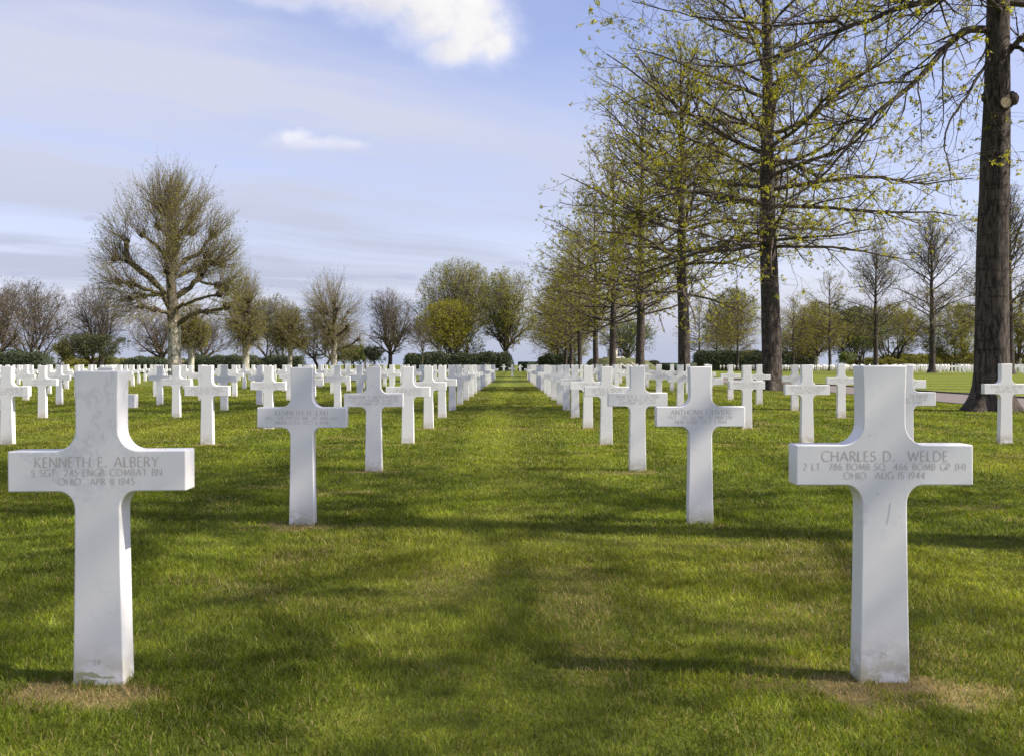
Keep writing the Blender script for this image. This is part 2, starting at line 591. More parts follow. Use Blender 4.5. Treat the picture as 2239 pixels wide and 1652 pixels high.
PX0, PX1 = 12.5, 16.55
o = link('path', make_mesh('path', [(PX0, -60, .008), (PX1, -60, .008), (PX1, 330, .008 - .55), (PX0, 330, .008 - .55),
                                    (PX0, 172, .008), (PX1, 172, .008), (PX0, 208, -.54), (PX1, 208, -.54)],
                           [(0, 1, 5, 4), (4, 5, 7, 6), (6, 7, 2, 3)], mat=M['tarmac']))
o['kind'] = 'structure'
for x0, x1, h0 in ((PX0 - .10, PX0, .02), (PX1, PX1 + .12, .06)):
    L = [(x0, x1, y0_, y0_ + 1.985, -.12, h0) for y0_ in np.arange(-40, 172, 2.0)]
    o = link('kerb', box_mesh('kerb', L, M['kerb']))
    o['kind'] = 'structure'

# ------------------------------------------------------------------ lettering
def arc(cx, cy, rx_, ry_, a0, a1, n=10):
    return [(cx + rx_ * math.cos(R(a0 + (a1 - a0) * k / n)), cy + ry_ * math.sin(R(a0 + (a1 - a0) * k / n))) for k in range(n + 1)]


G = {
    'A': (.80, [[(0, 0), (.40, 1)], [(.40, 1), (.80, 0)], [(.14, .34), (.66, .34)]]),
    'B': (.54, [[(.05, 0), (.05, 1)], [(.05, 1)] + arc(.25, .76, .23, .24, 90, -90) + [(.05, .52)], [(.05, .52)] + arc(.26, .26, .28, .26, 90, -90) + [(.05, 0)]]),
    'C': (.80, [arc(.50, .5, .46, .52, 48, 312, 16)]),
    'D': (.80, [[(.05, 0), (.05, 1)], [(.05, 1), (.28, 1)] + arc(.28, .5, .47, .5, 90, -90, 14) + [(.05, 0)]]),
    'E': (.48, [[(.05, 0), (.05, 1)], [(.05, 1), (.46, 1)], [(.05, .52), (.42, .52)], [(.05, 0), (.48, 0)]]),
    'F': (.46, [[(.05, 0), (.05, 1)], [(.05, 1), (.46, 1)], [(.05, .52), (.41, .52)]]),
    'G': (.84, [arc(.50, .5, .46, .52, 48, 325, 16), [(.84, .0), (.84, .42), (.62, .42)]]),
    'H': (.74, [[(.05, 0), (.05, 1)], [(.69, 0), (.69, 1)], [(.05, .52), (.69, .52)]]),
    'I': (.12, [[(.06, 0), (.06, 1)]]),
    'J': (.30, [[(.24, 1), (.24, .02)] + arc(.06, .02, .18, .18, 0, -100, 6)]),
    'K': (.64, [[(.05, 0), (.05, 1)], [(.58, 1), (.05, .46)], [(.18, .58), (.64, 0)]]),
    'L': (.46, [[(.05, 1), (.05, 0), (.46, 0)]]),
    'M': (.90, [[(.06, 0), (.14, 1)], [(.14, 1), (.45, .1)], [(.45, .1), (.76, 1)], [(.76, 1), (.84, 0)]]),
    'N': (.76, [[(.05, 0), (.05, 1)], [(.05, 1), (.71, 0)], [(.71, 0), (.71, 1)]]),
    'O': (.96, [arc(.48, .5, .45, .52, 90, 450, 22)]),
    'P': (.52, [[(.05, 0), (.05, 1)], [(.05, 1)] + arc(.24, .74, .26, .26, 90, -90) + [(.05, .48)]]),
    'Q': (.96, [arc(.48, .5, .45, .52, 90, 450, 22), [(.55, .14), (.98, -.16)]]),
    'R': (.60, [[(.05, 0), (.05, 1)], [(.05, 1)] + arc(.24, .75, .25, .25, 90, -90) + [(.05, .50)], [(.26, .50), (.60, 0)]]),
    'S': (.50, [arc(.26, .75, .21, .25, 30, 250, 10) + arc(.25, .26, .23, .27, 75, -155, 12)]),
    'T': (.64, [[(.32, 0), (.32, 1)], [(.0, 1), (.64, 1)]]),
    'U': (.72, [[(.05, 1), (.05, .34)] + arc(.36, .34, .31, .35, 180, 360, 12) + [(.67, 1)]]),
    'V': (.74, [[(0, 1), (.37, 0)], [(.37, 0), (.74, 1)]]),
    'W': (1.06, [[(0, 1), (.28, 0)], [(.28, 0), (.53, .9)], [(.53, .9), (.78, 0)], [(.78, 0), (1.06, 1)]]),
    'X': (.68, [[(0, 1), (.68, 0)], [(0, 0), (.66, 1)]]),
    'Y': (.66, [[(0, 1), (.33, .46), (.66, 1)], [(.33, .46), (.33, 0)]]),
    'Z': (.66, [[(.02, 1), (.64, 1), (.02, 0), (.66, 0)]]),
    '.': (.18, [[(.03, .05), (.17, .05)], [(.03, .12), (.17, .12)]]),
    '(': (.26, [arc(.34, .42, .28, .66, 120, 240, 8)]),
    ')': (.26, [arc(-.08, .42, .28, .66, 60, -60, 8)]),
    '0': (.58, [arc(.29, .5, .25, .5, 90, 450, 16)]),
    '1': (.14, [[(.07, 0), (.07, 1)]]),
    '2': (.54, [arc(.25, .74, .22, .26, 165, -30, 10) + [(.02, 0), (.54, 0)]]),
    '3': (.50, [arc(.22, .77, .21, .23, 150, -90, 9), arc(.22, .27, .25, .27, 90, -150, 10)]),
    '4': (.60, [[(.42, 0), (.42, 1), (.02, .30), (.60, .30)]]),
    '5': (.50, [[(.44, 1), (.13, 1), (.09, .58)] + arc(.21, .30, .26, .30, 100, -150, 10)]),
    '6': (.56, [arc(.52, .36, .47, .64, 95, 178, 8), arc(.29, .30, .24, .30, 90, 450, 14)]),
    '7': (.52, [[(.0, 1), (.52, 1), (.16, 0)]]),
    '8': (.52, [arc(.26, .76, .19, .24, 90, 450, 12), arc(.26, .26, .23, .26, 90, 450, 14)]),
    '9': (.56, [arc(.27, .70, .24, .30, 90, 450, 14), arc(.04, .64, .47, .64, -85, -2, 8)]),
}


def text_strokes(txt, cap, cx, zb, track=0.19):
    """list of ribbons (x,z polylines with stroke weight) for one centred line"""
    w = 0.0
    for ch in txt:
        w += (0.40 if ch == ' ' else G[ch][0]) + track
    w -= track
    x = -w / 2
    out = []
    for ch in txt:
        if ch == ' ':
            x += 0.40 + track
            continue
        gw, sts = G[ch]
        for s_ in sts:
            out.append(([(cx + (x + a) * cap, zb + b_ * cap) for a, b_ in s_], cap))
        x += gw + track
    return out, w * cap


def ribbon_mesh(name, strokes, mat, y0=-0.0504):
    V, Q = [], []
    for k, (pl, cap) in enumerate(strokes):
        y = y0 - (k % 7) * 0.00003
        p = np.array(pl)
        n = len(p)
        d = np.gradient(p, axis=0)
        d /= np.linalg.norm(d, axis=1)[:, None] + 1e-9
        seg = np.diff(p, axis=0)
        seg /= np.linalg.norm(seg, axis=1)[:, None] + 1e-9
        nr = np.stack([-d[:, 1], d[:, 0]], -1)
        wid = np.zeros(n)
        for q in range(n):
            dd = d[q]
            thick = 0.068 + 0.042 * max(abs(dd[1]) if dd[0] * dd[1] <= 0 else abs(dd[1]) * 0.72, 0)
            c = 1.0
            if 0 < q < n - 1:
                c = max(0.5, abs(np.dot(nr[q], (-seg[q][1], seg[q][0]))))
            wid[q] = thick * cap / c * 0.5
        k0 = len(V)
        for q in range(n):
            V.append((p[q, 0] + nr[q, 0] * wid[q], y, p[q, 1] + nr[q, 1] * wid[q]))
            V.append((p[q, 0] - nr[q, 0] * wid[q], y, p[q, 1] - nr[q, 1] * wid[q]))
        for q in range(n - 1):
            b_ = k0 + 2 * q
            Q.append((b_, b_ + 2, b_ + 3, b_ + 1))
    return make_mesh(name, V, Q, mat=mat)


def inscription_mesh(lines, mat):
    st = []
    for txt, cap, zb in zip(lines, (0.0335, 0.0225, 0.0225), (0.7445, 0.7145, 0.684)):
        if not txt:
            continue
        s_, w = text_strokes(txt, cap, 0, zb)
        lim = 0.555
        if w > lim:
            s_, w = text_strokes(txt, cap * lim / w, 0, zb)
        st += s_
    return ribbon_mesh('inscription', st, mat)


def worn_lines_mesh(seed):
    """lines too far to read: rows of small incised ticks"""
    rg = random.Random(seed)
    st = []
    for cap, zb, w in ((0.033, 0.7445, rg.uniform(.30, .44)), (0.022, 0.7145, rg.uniform(.36, .52)), (0.022, 0.684, rg.uniform(.30, .46))):
        x = -w / 2
        while x < w / 2:
            if rg.random() < 0.86:
                st.append(([(x, zb), (x + rg.choice((0, 0, .15, -.15)) * cap, zb + cap)], cap))
                if rg.random() < 0.6:
                    zz_ = zb + cap * rg.choice((0, .5, 1))
                    st.append(([(x, zz_), (x + .45 * cap, zz_)], cap))
            x += cap * rg.uniform(.5, .75)
    return ribbon_mesh('inscription', st, M['letter_soft'])


# ------------------------------------------------------------------ crosses
def outline_half():
    """right-hand outline from the foot up to the top, x,z"""
    pts = [(0.0872, -0.16), (0.0866, 0.0), (0.0835, 0.14), (0.0805, 0.30), (0.0783, 0.44), (0.0772, 0.54), (0.0770, 0.595)]
    cx, cz, rx_, rz_ = 0.132, 0.600, 0.055, 0.061
    for k in range(1, 10):
        a = math.pi - (math.pi / 2) * k / 9
        pts.append((cx + rx_ * math.cos(a), cz + rz_ * math.sin(a)))
    pts += [(0.2985, 0.661), (0.3015, 0.6625), (0.3025, 0.6655), (0.3025, 0.7945), (0.3015, 0.7975), (0.2985, 0.799)]
    cx, cz, rx_, rz_ = 0.142, 0.871, 0.0695, 0.072
    for k in range(0, 10):
        a = -math.pi / 2 - (math.pi / 2) * k / 9
        pts.append((cx + rx_ * math.cos(a), cz + rz_ * math.sin(a)))
    pts += [(0.0720, 0.920), (0.0730, 0.98), (0.0750, 1.035), (0.0762, 1.063), (0.0755, 1.0675), (0.073, 1.070)]
    return pts


def cross_mesh():
    h = outline_half()
    pts = h + [(-x, z) for x, z in reversed(h)]
    bm = bmesh.new()
    vs = [bm.verts.new((x, -0.05, z)) for x, z in pts]
    f = bm.faces.new(vs)
    r_ = bmesh.ops.extrude_face_region(bm, geom=[f])
    for v_ in r_['geom']:
        if isinstance(v_, bmesh.types.BMVert):
            v_.co.y = 0.05
    bmesh.ops.recalc_face_normals(bm, faces=bm.faces[:])
    rim = [e for e in bm.edges if abs(e.verts[0].co.y - e.verts[1].co.y) < 1e-6]
    bmesh.ops.bevel(bm, geom=rim, offset=0.0045, segments=3, profile=0.5, affect='EDGES')
    for fc in bm.faces:
        fc.smooth = len(fc.verts) <= 4
    me = bpy.data.meshes.new('marble_cross')
    bm.to_mesh(me)
    bm.free()
    me.materials.append(M['marble'])
    return me


def star_mesh():
    """tapered shaft carrying a six-pointed star"""
    shaft = [(-0.0866, -.16), (0.0866, -.16), (0.078, .62), (0.075, .70), (-0.075, .70), (-0.078, .62)]
    bm = bmesh.new()
    prof = []
    for k in range(12):
        rr = 0.245 if k % 2 == 0 else 0.245 / math.sqrt(3)
        a = R(90 + 30 * k)
        prof.append((rr * math.cos(a), 0.825 + rr * math.sin(a)))
    for pl, yh in ((shaft, 0.047), (prof, 0.05)):
        vs = [bm.verts.new((x, -yh, z)) for x, z in pl]
        f = bm.faces.new(vs)
        r_ = bmesh.ops.extrude_face_region(bm, geom=[f])
        for v_ in r_['geom']:
            if isinstance(v_, bmesh.types.BMVert):
                v_.co.y = yh
    bmesh.ops.recalc_face_normals(bm, faces=bm.faces[:])
    me = bpy.data.meshes.new('marble_star')
    bm.to_mesh(me)
    bm.free()
    me.materials.append(M['marble'])
    return me


CROSS, STAR = cross_mesh(), star_mesh()
WORN = [worn_lines_mesh(k) for k in range(7)]
NUM = {}


def num_mesh(k, soft):
    key = (k, soft)
    if key not in NUM:
        s_, w = text_strokes(str(k), 0.0185, -0.004, 0.072)
        NUM[key] = ribbon_mesh('grave_number', s_, M['letter_soft' if soft else 'letter'])
    return NUM[key]


TXT = {  # (column number, row) : lines, and what the label may say of it
    (24, 1): (('KENNETH E. ALBERY', 'S SGT  245 ENGR COMBAT BN', 'OHIO  APR 11 1945'), 'Ohio, April 11 1945'),
    (24, 2): (('KENNETH H. LAU', 'PFC  505 PRCHT INF  82 ABN DIV', 'MINNESOTA  OCT 6 1944'), 'Minnesota, October 6 1944'),
    (24, 3): (('WILLIAM T. HOVERSTEN', 'S SGT  505 PRCHT INF  82 ABN DIV', 'CALIFORNIA  SEPT 21 1944'), 'California, September 21 1944'),
    (24, 4): (('GEORGE JATROS', '1 LT  508 PRCHT INF REGT', 'MICHIGAN  SEPT 20 1944'), 'Michigan, September 20 1944'),
    (24, 5): (('TOMMY HAYES', 'PFC  26 INF  1 DIV', 'KENTUCKY  MAR 30 1945'), ''),
    (24, 6): (('RONALD J. HILLMAN', 'PVT  504 INF  DIV', 'INDIANA  SEPT 20 1944'), ''),
    (24, 7): (('LOUIS E. STAPLETON', 'PFC  505 INF  DIV', 'OHIO  OCT 1944'), ''),
    (24, 8): (('WELLINGTON JR', 'SGT  508 INF', 'TEXAS  1944'), ''),
    (25, 1): (('CHARLES D.  WELDE', '2 LT  786 BOMB SQ  466 BOMB GP (H)', 'OHIO  AUG 15 1944'), 'Ohio, August 15 1944'),
    (25, 2): (('ANTHONY OLIVIERI', 'PVT  325 GLI INF  82 ABN DIV', 'NEW YORK  OCT 2 1944'), 'New York, October 2 1944'),
    (25, 3): (('WALTER L. COLTRIN', 'PFC  508 PRCHT INF REGT', 'CALIFORNIA  SEPT 25 1944'), 'California, September 25 1944'),
    (25, 4): (('GEORGE R. MELVIN', 'PVT  508 PRCHT INF REGT', 'GEORGIA  SEPT 1944'), 'Georgia'),
    (25, 5): (('THOMAS HALE', 'PVT  327 GLI INF', 'ILLINOIS  1944'), ''),
    (25, 6): (('MAYNARD M. DAVIS', 'SGT  95 GLI INF', 'ILLINOIS  1944'), ''),
    (25, 7): (('HARRY L. MINOR', 'PVT  325 INF', 'OHIO  1944'), ''),
    (25, 8): (('HUBERT W. COLE', 'PFC  508 INF', 'IOWA  1944'), ''),
    (23, 4): (('JACK M. SEITZINGER', 'PVT  504 PRCHT INF  82 ABN DIV', 'INDIANA  SEPT 20 1944'), 'Indiana, September 20 1944'),
    (23, 5): (('THOMAS N. STANFORD', '2 LT  358 BOMB SQ  303 BOMB GP (H)', 'TENNESSEE  MAR 29 1944'), 'Tennessee, March 29 1944'),
    (23, 6): (('LEVINE', 'PFC  DIV', 'OHIO  1945'), ''),
    (23, 7): (('LEON W. WRIGHT', 'PFC  8 INF  4 DIV', 'PENNSYLVANIA  NOV 20 1944'), 'Pennsylvania, November 20 1944'),
    (23, 8): (('MALTE LIND', 'PFC  405 INF', 'WASHINGTON  1944'), ''),
    (22, 4): (('JACOB T. HERMAN JR', 'PVT  505 PRCHT INF  82 ABN DIV', 'SOUTH DAKOTA  SEPT 22 1944'), 'Dakota, September 22 1944'),
    (22, 6): (('RALPH O. PETTY', 'SGT  3 CML BN', 'INDIANA  FEB 26 1945'), 'Indiana, February 26 1945'),
    (22, 7): (('WILLIAM FRANK', 'TEC 4  414 INF  104 DIV', 'NEW YORK  JAN 9 1945'), 'New York, January 9 1945'),
    (21, 6): (('JAMES J. HARVEY', 'PFC  310 INF  78 DIV', 'CONNECTICUT  FEB 9 1945'), 'Connecticut, February 9 1945'),
    (21, 8): (('ALBERT PONCINO', 'PFC  INF  DIV', 'ILLINOIS  1945'), ''),
    (20, 8): (('CHARLES A. DIXON', 'PFC  INF  DIV', 'VIRGINIA  NOV 1944'), ''),
    (26, 3): (('GROVER T. DEABLER', '2 LT  53 FTR SQ  36 FTR GP', 'INDIANA  MAY 21 1944'), 'May 21 1944'),
    (26, 4): (('ARTHUR A. SOLOMON', 'TEC 5  54 FA BN  3 ARMD DIV', 'MICHIGAN  APR 28 1945'), 'Michigan, April 28 1945'),
    (27, 4): (('JOHN T. MC INTYRE', 'PVT  39 INF  9 DIV', 'MISSISSIPPI  APR 1 1945'), 'Mississippi, April 1 1945'),
    (26, 5): (('BERNARD J. KENNEDY', '1 LT  23 INF BN  7 ARMD DIV', 'NEW JERSEY  OCT 29 1944'), 'New Jersey, October 29 1944'),
    (27, 5): (('RICHARDSON', 'PFC  3 ARMD DIV', 'OHIO  APR 1945'), ''),
    (26, 6): (('CAMPBELL JR', 'PVT  82 ABN DIV', 'MAINE  1944'), ''),
    (27, 6): (('MAYNARD E. JUDSON', 'S SGT  735 BOMB SQ  453 BOMB GP', 'RHODE ISLAND  OCT 25 1944'), 'Rhode Island'),
    (26, 7): (('RAY G. BROSS', 'T SGT  18 INF  8 DIV', 'PENNSYLVANIA  MAR 30 1945'), 'Pennsylvania, March 30 1945'),
    (27, 7): (('HERMAN W. WHITTINGTON', 'PFC  60 INF BN  6 ARMD', 'FLORIDA  MAR 30 1945'), 'Florida'),
    (26, 8): (('KENNETH S. HASTINGS', '2 LT  68 BOMB SQ  44 BOMB GP', 'MASSACHUSETTS  NOV 21 1944'), 'Massachusetts'),
    (27, 8): (('EARL L. BARKER', 'PFC  DIV', 'APR 30 1945'), ''),
    (27, 9): (('DWIGHT L. BOATS', 'PFC  INF  DIV', 'OHIO  APR 1945'), ''),
}
ORD = 'zeroth first second third fourth fifth sixth seventh eighth ninth tenth eleventh twelfth thirteenth fourteenth fifteenth sixteenth seventeenth eighteenth nineteenth twentieth twenty-first'.split()
CG = 'white marble crosses standing in rows on the lawn'
rg = random.Random(5)
STARS = {(25, 19)}
FEET = []
GRAVE_LABEL = {
    (24, 1): 'nearest tall cross, green stain at its foot, inscribed Ohio, April 11 1945',
    (25, 1): 'nearest tall cross with shaded side face and grey scratch, inscribed Ohio, August 15 1944',
}
N_NEAR = 0
for n in range(1, NROW + 1):
    for c in range(4, 28):
        x = (COL24 + (c - 24) * DCOL) * float(conv(n))
        y = n * DROW + 0.05
        if abs(x) > 0.5 * y + 0.42:
            continue
        star = (c, n) in STARS
        side = 'left' if c <= 24 else 'right'
        k = 25 - c if c <= 24 else c - 24
        x += rg.uniform(-.012, .012)
        y += rg.uniform(-.02, .02)
        zoff = rg.uniform(-.012, .008)
        rot = rg.uniform(-.006, .006)
        if (c, n) == (24, 1):
            x, y, zoff, rot = -1.406, 3.53, -0.004, 0.004
        if (c, n) == (25, 1):
            x, y, zoff, rot = 1.276, 3.555, 0.014, -0.003
        if c >= 26:
            zoff += 0.006 * (c - 25) + 0.012
        root = link('marble_star' if star else 'marble_cross', STAR if star else CROSS, loc=(x, y, zoff), rotz=rot)
        root.rotation_euler = (rg.gauss(0, .0035), rg.gauss(0, .0035), rot)
        FEET.append((x, y))
        N_NEAR += 1
        if star:
            lab = f'six-pointed marble star among crosses, {ORD[n]} row, beside the aisle on the {side}'
        elif (c, n) in GRAVE_LABEL:
            lab = GRAVE_LABEL[(c, n)]
        elif (c, n) in TXT and TXT[(c, n)][1]:
            lab = f'cross inscribed {TXT[(c, n)][1]}, {ORD[n]} row {side} of the grass aisle'
        elif k == 1:
            lab = f'white cross bordering the grass aisle on the {side}, {ORD[n]} from the front'
        else:
            lab = f'white cross in the {ORD[n]} row, {ORD[k]} column {side} of the grass aisle'
        tag(root, lab, 'grave marker', 'marble stars among the crosses' if star else CG)
        if star:
            continue
        if (c, n) in TXT:
            link('inscription', inscription_mesh([q_ if n <= 4 else q_.replace('  ', ' ') for q_ in TXT[(c, n)][0]], M['letter' if n <= 4 else 'letter_soft']), root)
        elif n <= 14:
            link('inscription', WORN[(c * 3 + n * 5) % 7], root)
        if n <= 8:
            link('grave_number', num_mesh(c, n > 2), root)

# marks of their own on the two nearest crosses
m, t, b = new_mat('algae_stain')
b.inputs['Base Color'].default_value = (0.40, 0.39, 0.23, 1)
b.inputs['Roughness'].default_value = 0.95
M['algae'] = m
m, t, b = new_mat('grey_scratch')
b.inputs['Base Color'].default_value = (0.60, 0.60, 0.60, 1)
b.inputs['Roughness'].default_value = 0.9
M['scratch'] = m
for o_ in [q_ for q_ in COL.objects if q_.get('category') == 'grave marker' and q_.location.y < 3.7]:
    if o_.location.x < 0:
        rs = np.random.default_rng(4)
        Vs, Ts = [], []
        for k, (cx_, cz_, w_, h_) in enumerate(((-.045, .042, .036, .007), (-.012, .034, .018, .006), (-.066, .033, .012, .006), (.03, .030, .035, .003), (-.03, .020, .03, .003))):
            n0 = len(Vs)
            for j in range(14):
                a = 2 * math.pi * j / 14
                r_ = rs.uniform(.65, 1.2)
                Vs.append((cx_ + w_ * r_ * math.cos(a), -.0504 - k * .00004, cz_ + h_ * r_ * math.sin(a)))
            Vs.append((cx_, -.0504 - k * .00004, cz_))
            Ts += [(n0 + (j + 1) % 14, n0 + j, n0 + 14) for j in range(14)]
        link('algae_stain', make_mesh('algae_stain', Vs, tris=Ts, mat=M['algae']), o_)
    else:
        sc_ = [([(.019, .600), (.017, .575), (.012, .552), (.008, .530)], .042), ([(-.024, .634), (-.022, .629)], .04), ([(-.052, .835), (-.050, .831)], .05)]
        link('scratch', ribbon_mesh('scratch', sc_, M['scratch']), o_)

# the plot straight ahead, beyond the cross path
root = link('marble_cross', CROSS, loc=(0.02, 88.0, 0.0))
tag(root, 'lone small white cross in the middle of the aisle at its far end', 'grave marker', CG)
link('inscription', WORN[2], root)
N_FAR = 1
for k in range(10):
    for sx in (-1, 1):
        for cc in range(2 if k < 3 else 1):
            y = 160.0 + 3.5 * k
            x = sx * (1.36 + 2.71 * cc)
            root = link('marble_cross', CROSS, loc=(x, y, float(ground_h(x, y))), rotz=rg.uniform(-.01, .01))
            tag(root, f'tiny white cross far down the aisle beyond the lone one, {"left" if sx < 0 else "right"} side',
                'grave marker', f'tiny crosses {"left" if sx < 0 else "right"} of the far lone cross')
            N_FAR += 1

# the plot beyond the mall on the right: largest ones as things, the rest as one mass
cand = []
for rr in range(0, 46):
    for cc in range(0, 34):
        y = 112.0 + rr * 3.5
        x = 57.6 + cc * 2.71 - (y - 120) * 0.035
        if x < 0.5 * y + 0.3:
            cand.append((y, x))
cand.sort()
n_ind = 298 - N_NEAR - N_FAR
ind, rest = cand[:n_ind], cand[n_ind:]
for y, x in ind:
    root = link('marble_cross', CROSS, loc=(x, y, 0.06 + rg.uniform(-.02, .02)), rotz=rg.uniform(-.02, .02))
    tag(root, 'small white cross in the crowded plot across the wide lawn beyond the path', 'grave marker', 'small crosses in the plot across the lawn')
src = np.array([v_.co[:] for v_ in CROSS.vertices])
lowv = []
lowf = []
hh = [(0.0866, -.1), (0.077, .58), (0.09, .64), (0.13, .661), (.3025, .661), (.3025, .799), (.14, .799), (.09, .825), (.072, .9), (.076, 1.07)]
outl = hh + [(-a, b_) for a, b_ in reversed(hh)]
bm = bmesh.new()
fv = bm.faces.new([bm.verts.new((x, -.05, z)) for x, z in outl])
r_ = bmesh.ops.extrude_face_region(bm, geom=[fv])
for v_ in r_['geom']:
    if isinstance(v_, bmesh.types.BMVert):
        v_.co.y = .05
bmesh.ops.recalc_face_normals(bm, faces=bm.faces[:])
bmesh.ops.triangulate(bm, faces=bm.faces[:])
bm.verts.index_update()
lv = np.array([v_.co[:] for v_ in bm.verts])
lf = np.array([[v_.index for v_ in f_.verts] for f_ in bm.faces])
bm.free()
offs = np.array([(x, y, 0.06 + float(ground_h(x, y)) * 0.3 + rg.uniform(-.03, .03)) for y, x in rest])
V = (lv[None] + offs[:, None]).reshape(-1, 3)
T = (lf[None] + (np.arange(len(rest)) * len(lv))[:, None, None]).reshape(-1, 3)
o = link('distant_crosses', make_mesh('distant_crosses', V, tris=T, mat=M['marble']))
o['kind'] = 'stuff'
tag(o, 'mass of tiny white crosses filling the far plot across the lawn', 'grave markers')


# ------------------------------------------------------------------ vegetation generator
def nrm(a):
    return a / (np.linalg.norm(a, axis=-1, keepdims=True) + 1e-9)


def tubes(pts, rad, sides):
    """(N,P,3),(N,P) -> verts, quads"""
    N, P = rad.shape
    T = np.gradient(pts, axis=1) if P > 2 else np.repeat(pts[:, 1:] - pts[:, :1], 2, axis=1)
    T = nrm(T)
    D = nrm(pts[:, -1] - pts[:, 0])
    ref = np.where(np.abs(D[:, 2:3]) > 0.8, np.array([[1., 0.13, 0.]]), np.array([[0.1, 0.05, 1.]]))
    u_ = nrm(np.cross(T, ref[:, None]))
    v_ = np.cross(T, u_)
    a = np.arange(sides) * 2 * np.pi / sides
    V = pts[:, :, None] + rad[:, :, None, None] * (np.cos(a)[None, None, :, None] * u_[:, :, None] + np.sin(a)[None, None, :, None] * v_[:, :, None])
    b0 = (np.arange(N) * P * sides)[:, None, None] + (np.arange(P - 1) * sides)[None, :, None]
    k = np.arange(sides)[None, None]
    k2 = (np.arange(sides) + 1)[None, None] % sides
    Q = np.stack([b0 + k, b0 + k2, b0 + sides + k2, b0 + sides + k], -1).reshape(-1, 4)
    return V.reshape(-1, 3), Q


class Geo:
    def __init__(s):
        s.v, s.q, s.n, s.t = [], [], 0, []

    def add(s, V, Q, tint=None):
        s.v.append(V)
        s.q.append(Q + s.n)
        s.n += len(V)
        if tint is not None:
            s.t.append(tint)

    def mesh(s, name, mat, smooth=True):
        if not s.v:
            return None
        return make_mesh(name, np.concatenate(s.v), np.concatenate(s.q), smooth=smooth, mat=mat,
                         face_attr=np.concatenate(s.t) if s.t else None)


def walk(rng, base, d, L, P, up=0.0, wig=0.1):
    """polyline from base along d; up and wig are per-metre-independent bends per step"""
    N = len(base)
    pts = np.zeros((N, P, 3))
    pts[:, 0] = base
    step = (L / (P - 1))[:, None]
    d = nrm(d)
    upv = np.zeros((N, 3))
    upv[:, 2] = up
    for k in range(1, P):
        pts[:, k] = pts[:, k - 1] + d * step
        d = nrm(d + upv / P + rng.normal(0, wig, (N, 3)))
    return pts


def spawn(rng, pts, rad, n, t0, t1, ang, P, length, up=0.0, wig=0.1, flat=0.0, rs=0.55, tip=0.25, rmin=0.004, env=None):
    N, PP = rad.shape
    seglen = np.linalg.norm(np.diff(pts, axis=1), axis=2).sum(1)
    idx = rng.choice(N, n, p=seglen / seglen.sum())
    tt = rng.uniform(t0, t1, n)
    fp = tt * (PP - 1)
    i0 = np.minimum(fp.astype(int), PP - 2)
    fr = (fp - i0)[:, None]
    base = pts[idx, i0] * (1 - fr) + pts[idx, i0 + 1] * fr
    r0 = rad[idx, i0] * (1 - fr[:, 0]) + rad[idx, i0 + 1] * fr[:, 0]
    T = nrm(pts[idx, i0 + 1] - pts[idx, i0])
    rv = rng.normal(0, 1, (n, 3))
    rv[:, 2] *= (1 - flat)
    a = nrm(rv - (rv * T).sum(1, keepdims=True) * T)
    th = np.radians(rng.uniform(ang[0], ang[1], n))[:, None]
    d = np.cos(th) * T + np.sin(th) * a
    L = length(seglen[idx], tt, rng, n)
    if env is not None:
        c, rr, frac = env
        p_ = (base - c) / rr
        q_ = d / rr
        A = (q_ * q_).sum(1)
        B = (p_ * q_).sum(1)
        C = (p_ * p_).sum(1) - 1
        disc = np.maximum(B * B - A * C, 0)
        s_ = np.maximum((-B + np.sqrt(disc)) / A, 0.15)
        L = np.minimum(L, s_ * frac * rng.uniform(.70, 1.10, n))
    cp = walk(rng, base, d, L, P, up, wig)
    r_base = np.maximum(r0 * rs, rmin)
    rad_c = r_base[:, None] * np.linspace(1, tip, P)[None]
    rad_c = np.maximum(rad_c, rmin * 0.6)
    return cp, rad_c


def leaves(rng, pos, size, hang=0.3, aspect=2.2):
    """diamond leaves at pos"""
    n = len(pos)
    d = rng.normal(0, 1, (n, 3))
    d[:, 2] -= hang * 2
    d = nrm(d)
    s_ = nrm(np.cross(d, rng.normal(0, 1, (n, 3))))
    L = (size * rng.uniform(0.6, 1.35, n))[:, None]
    w = L / aspect
    V = np.stack([pos, pos + d * L * .5 + s_ * w * .5, pos + d * L, pos + d * L * .45 - s_ * w * .5], 1).reshape(-1, 3)
    Q = np.arange(n * 4).reshape(n, 4)
    return V, Q, np.clip(rng.beta(2, 2, n) + rng.normal(0, .08, n), 0, 1)


def along(rng, pts, n, t0=0.3, t1=1.0, jit=0.0):
    N, P = pts.shape[:2]
    idx = rng.integers(0, N, n)
    fp = rng.uniform(t0, t1, n) * (P - 1)
    i0 = np.minimum(fp.astype(int), P - 2)
    fr = (fp - i0)[:, None]
    b_ = pts[idx, i0] * (1 - fr) + pts[idx, i0 + 1] * fr
    return b_ + rng.normal(0, 1, b_.shape) * jit


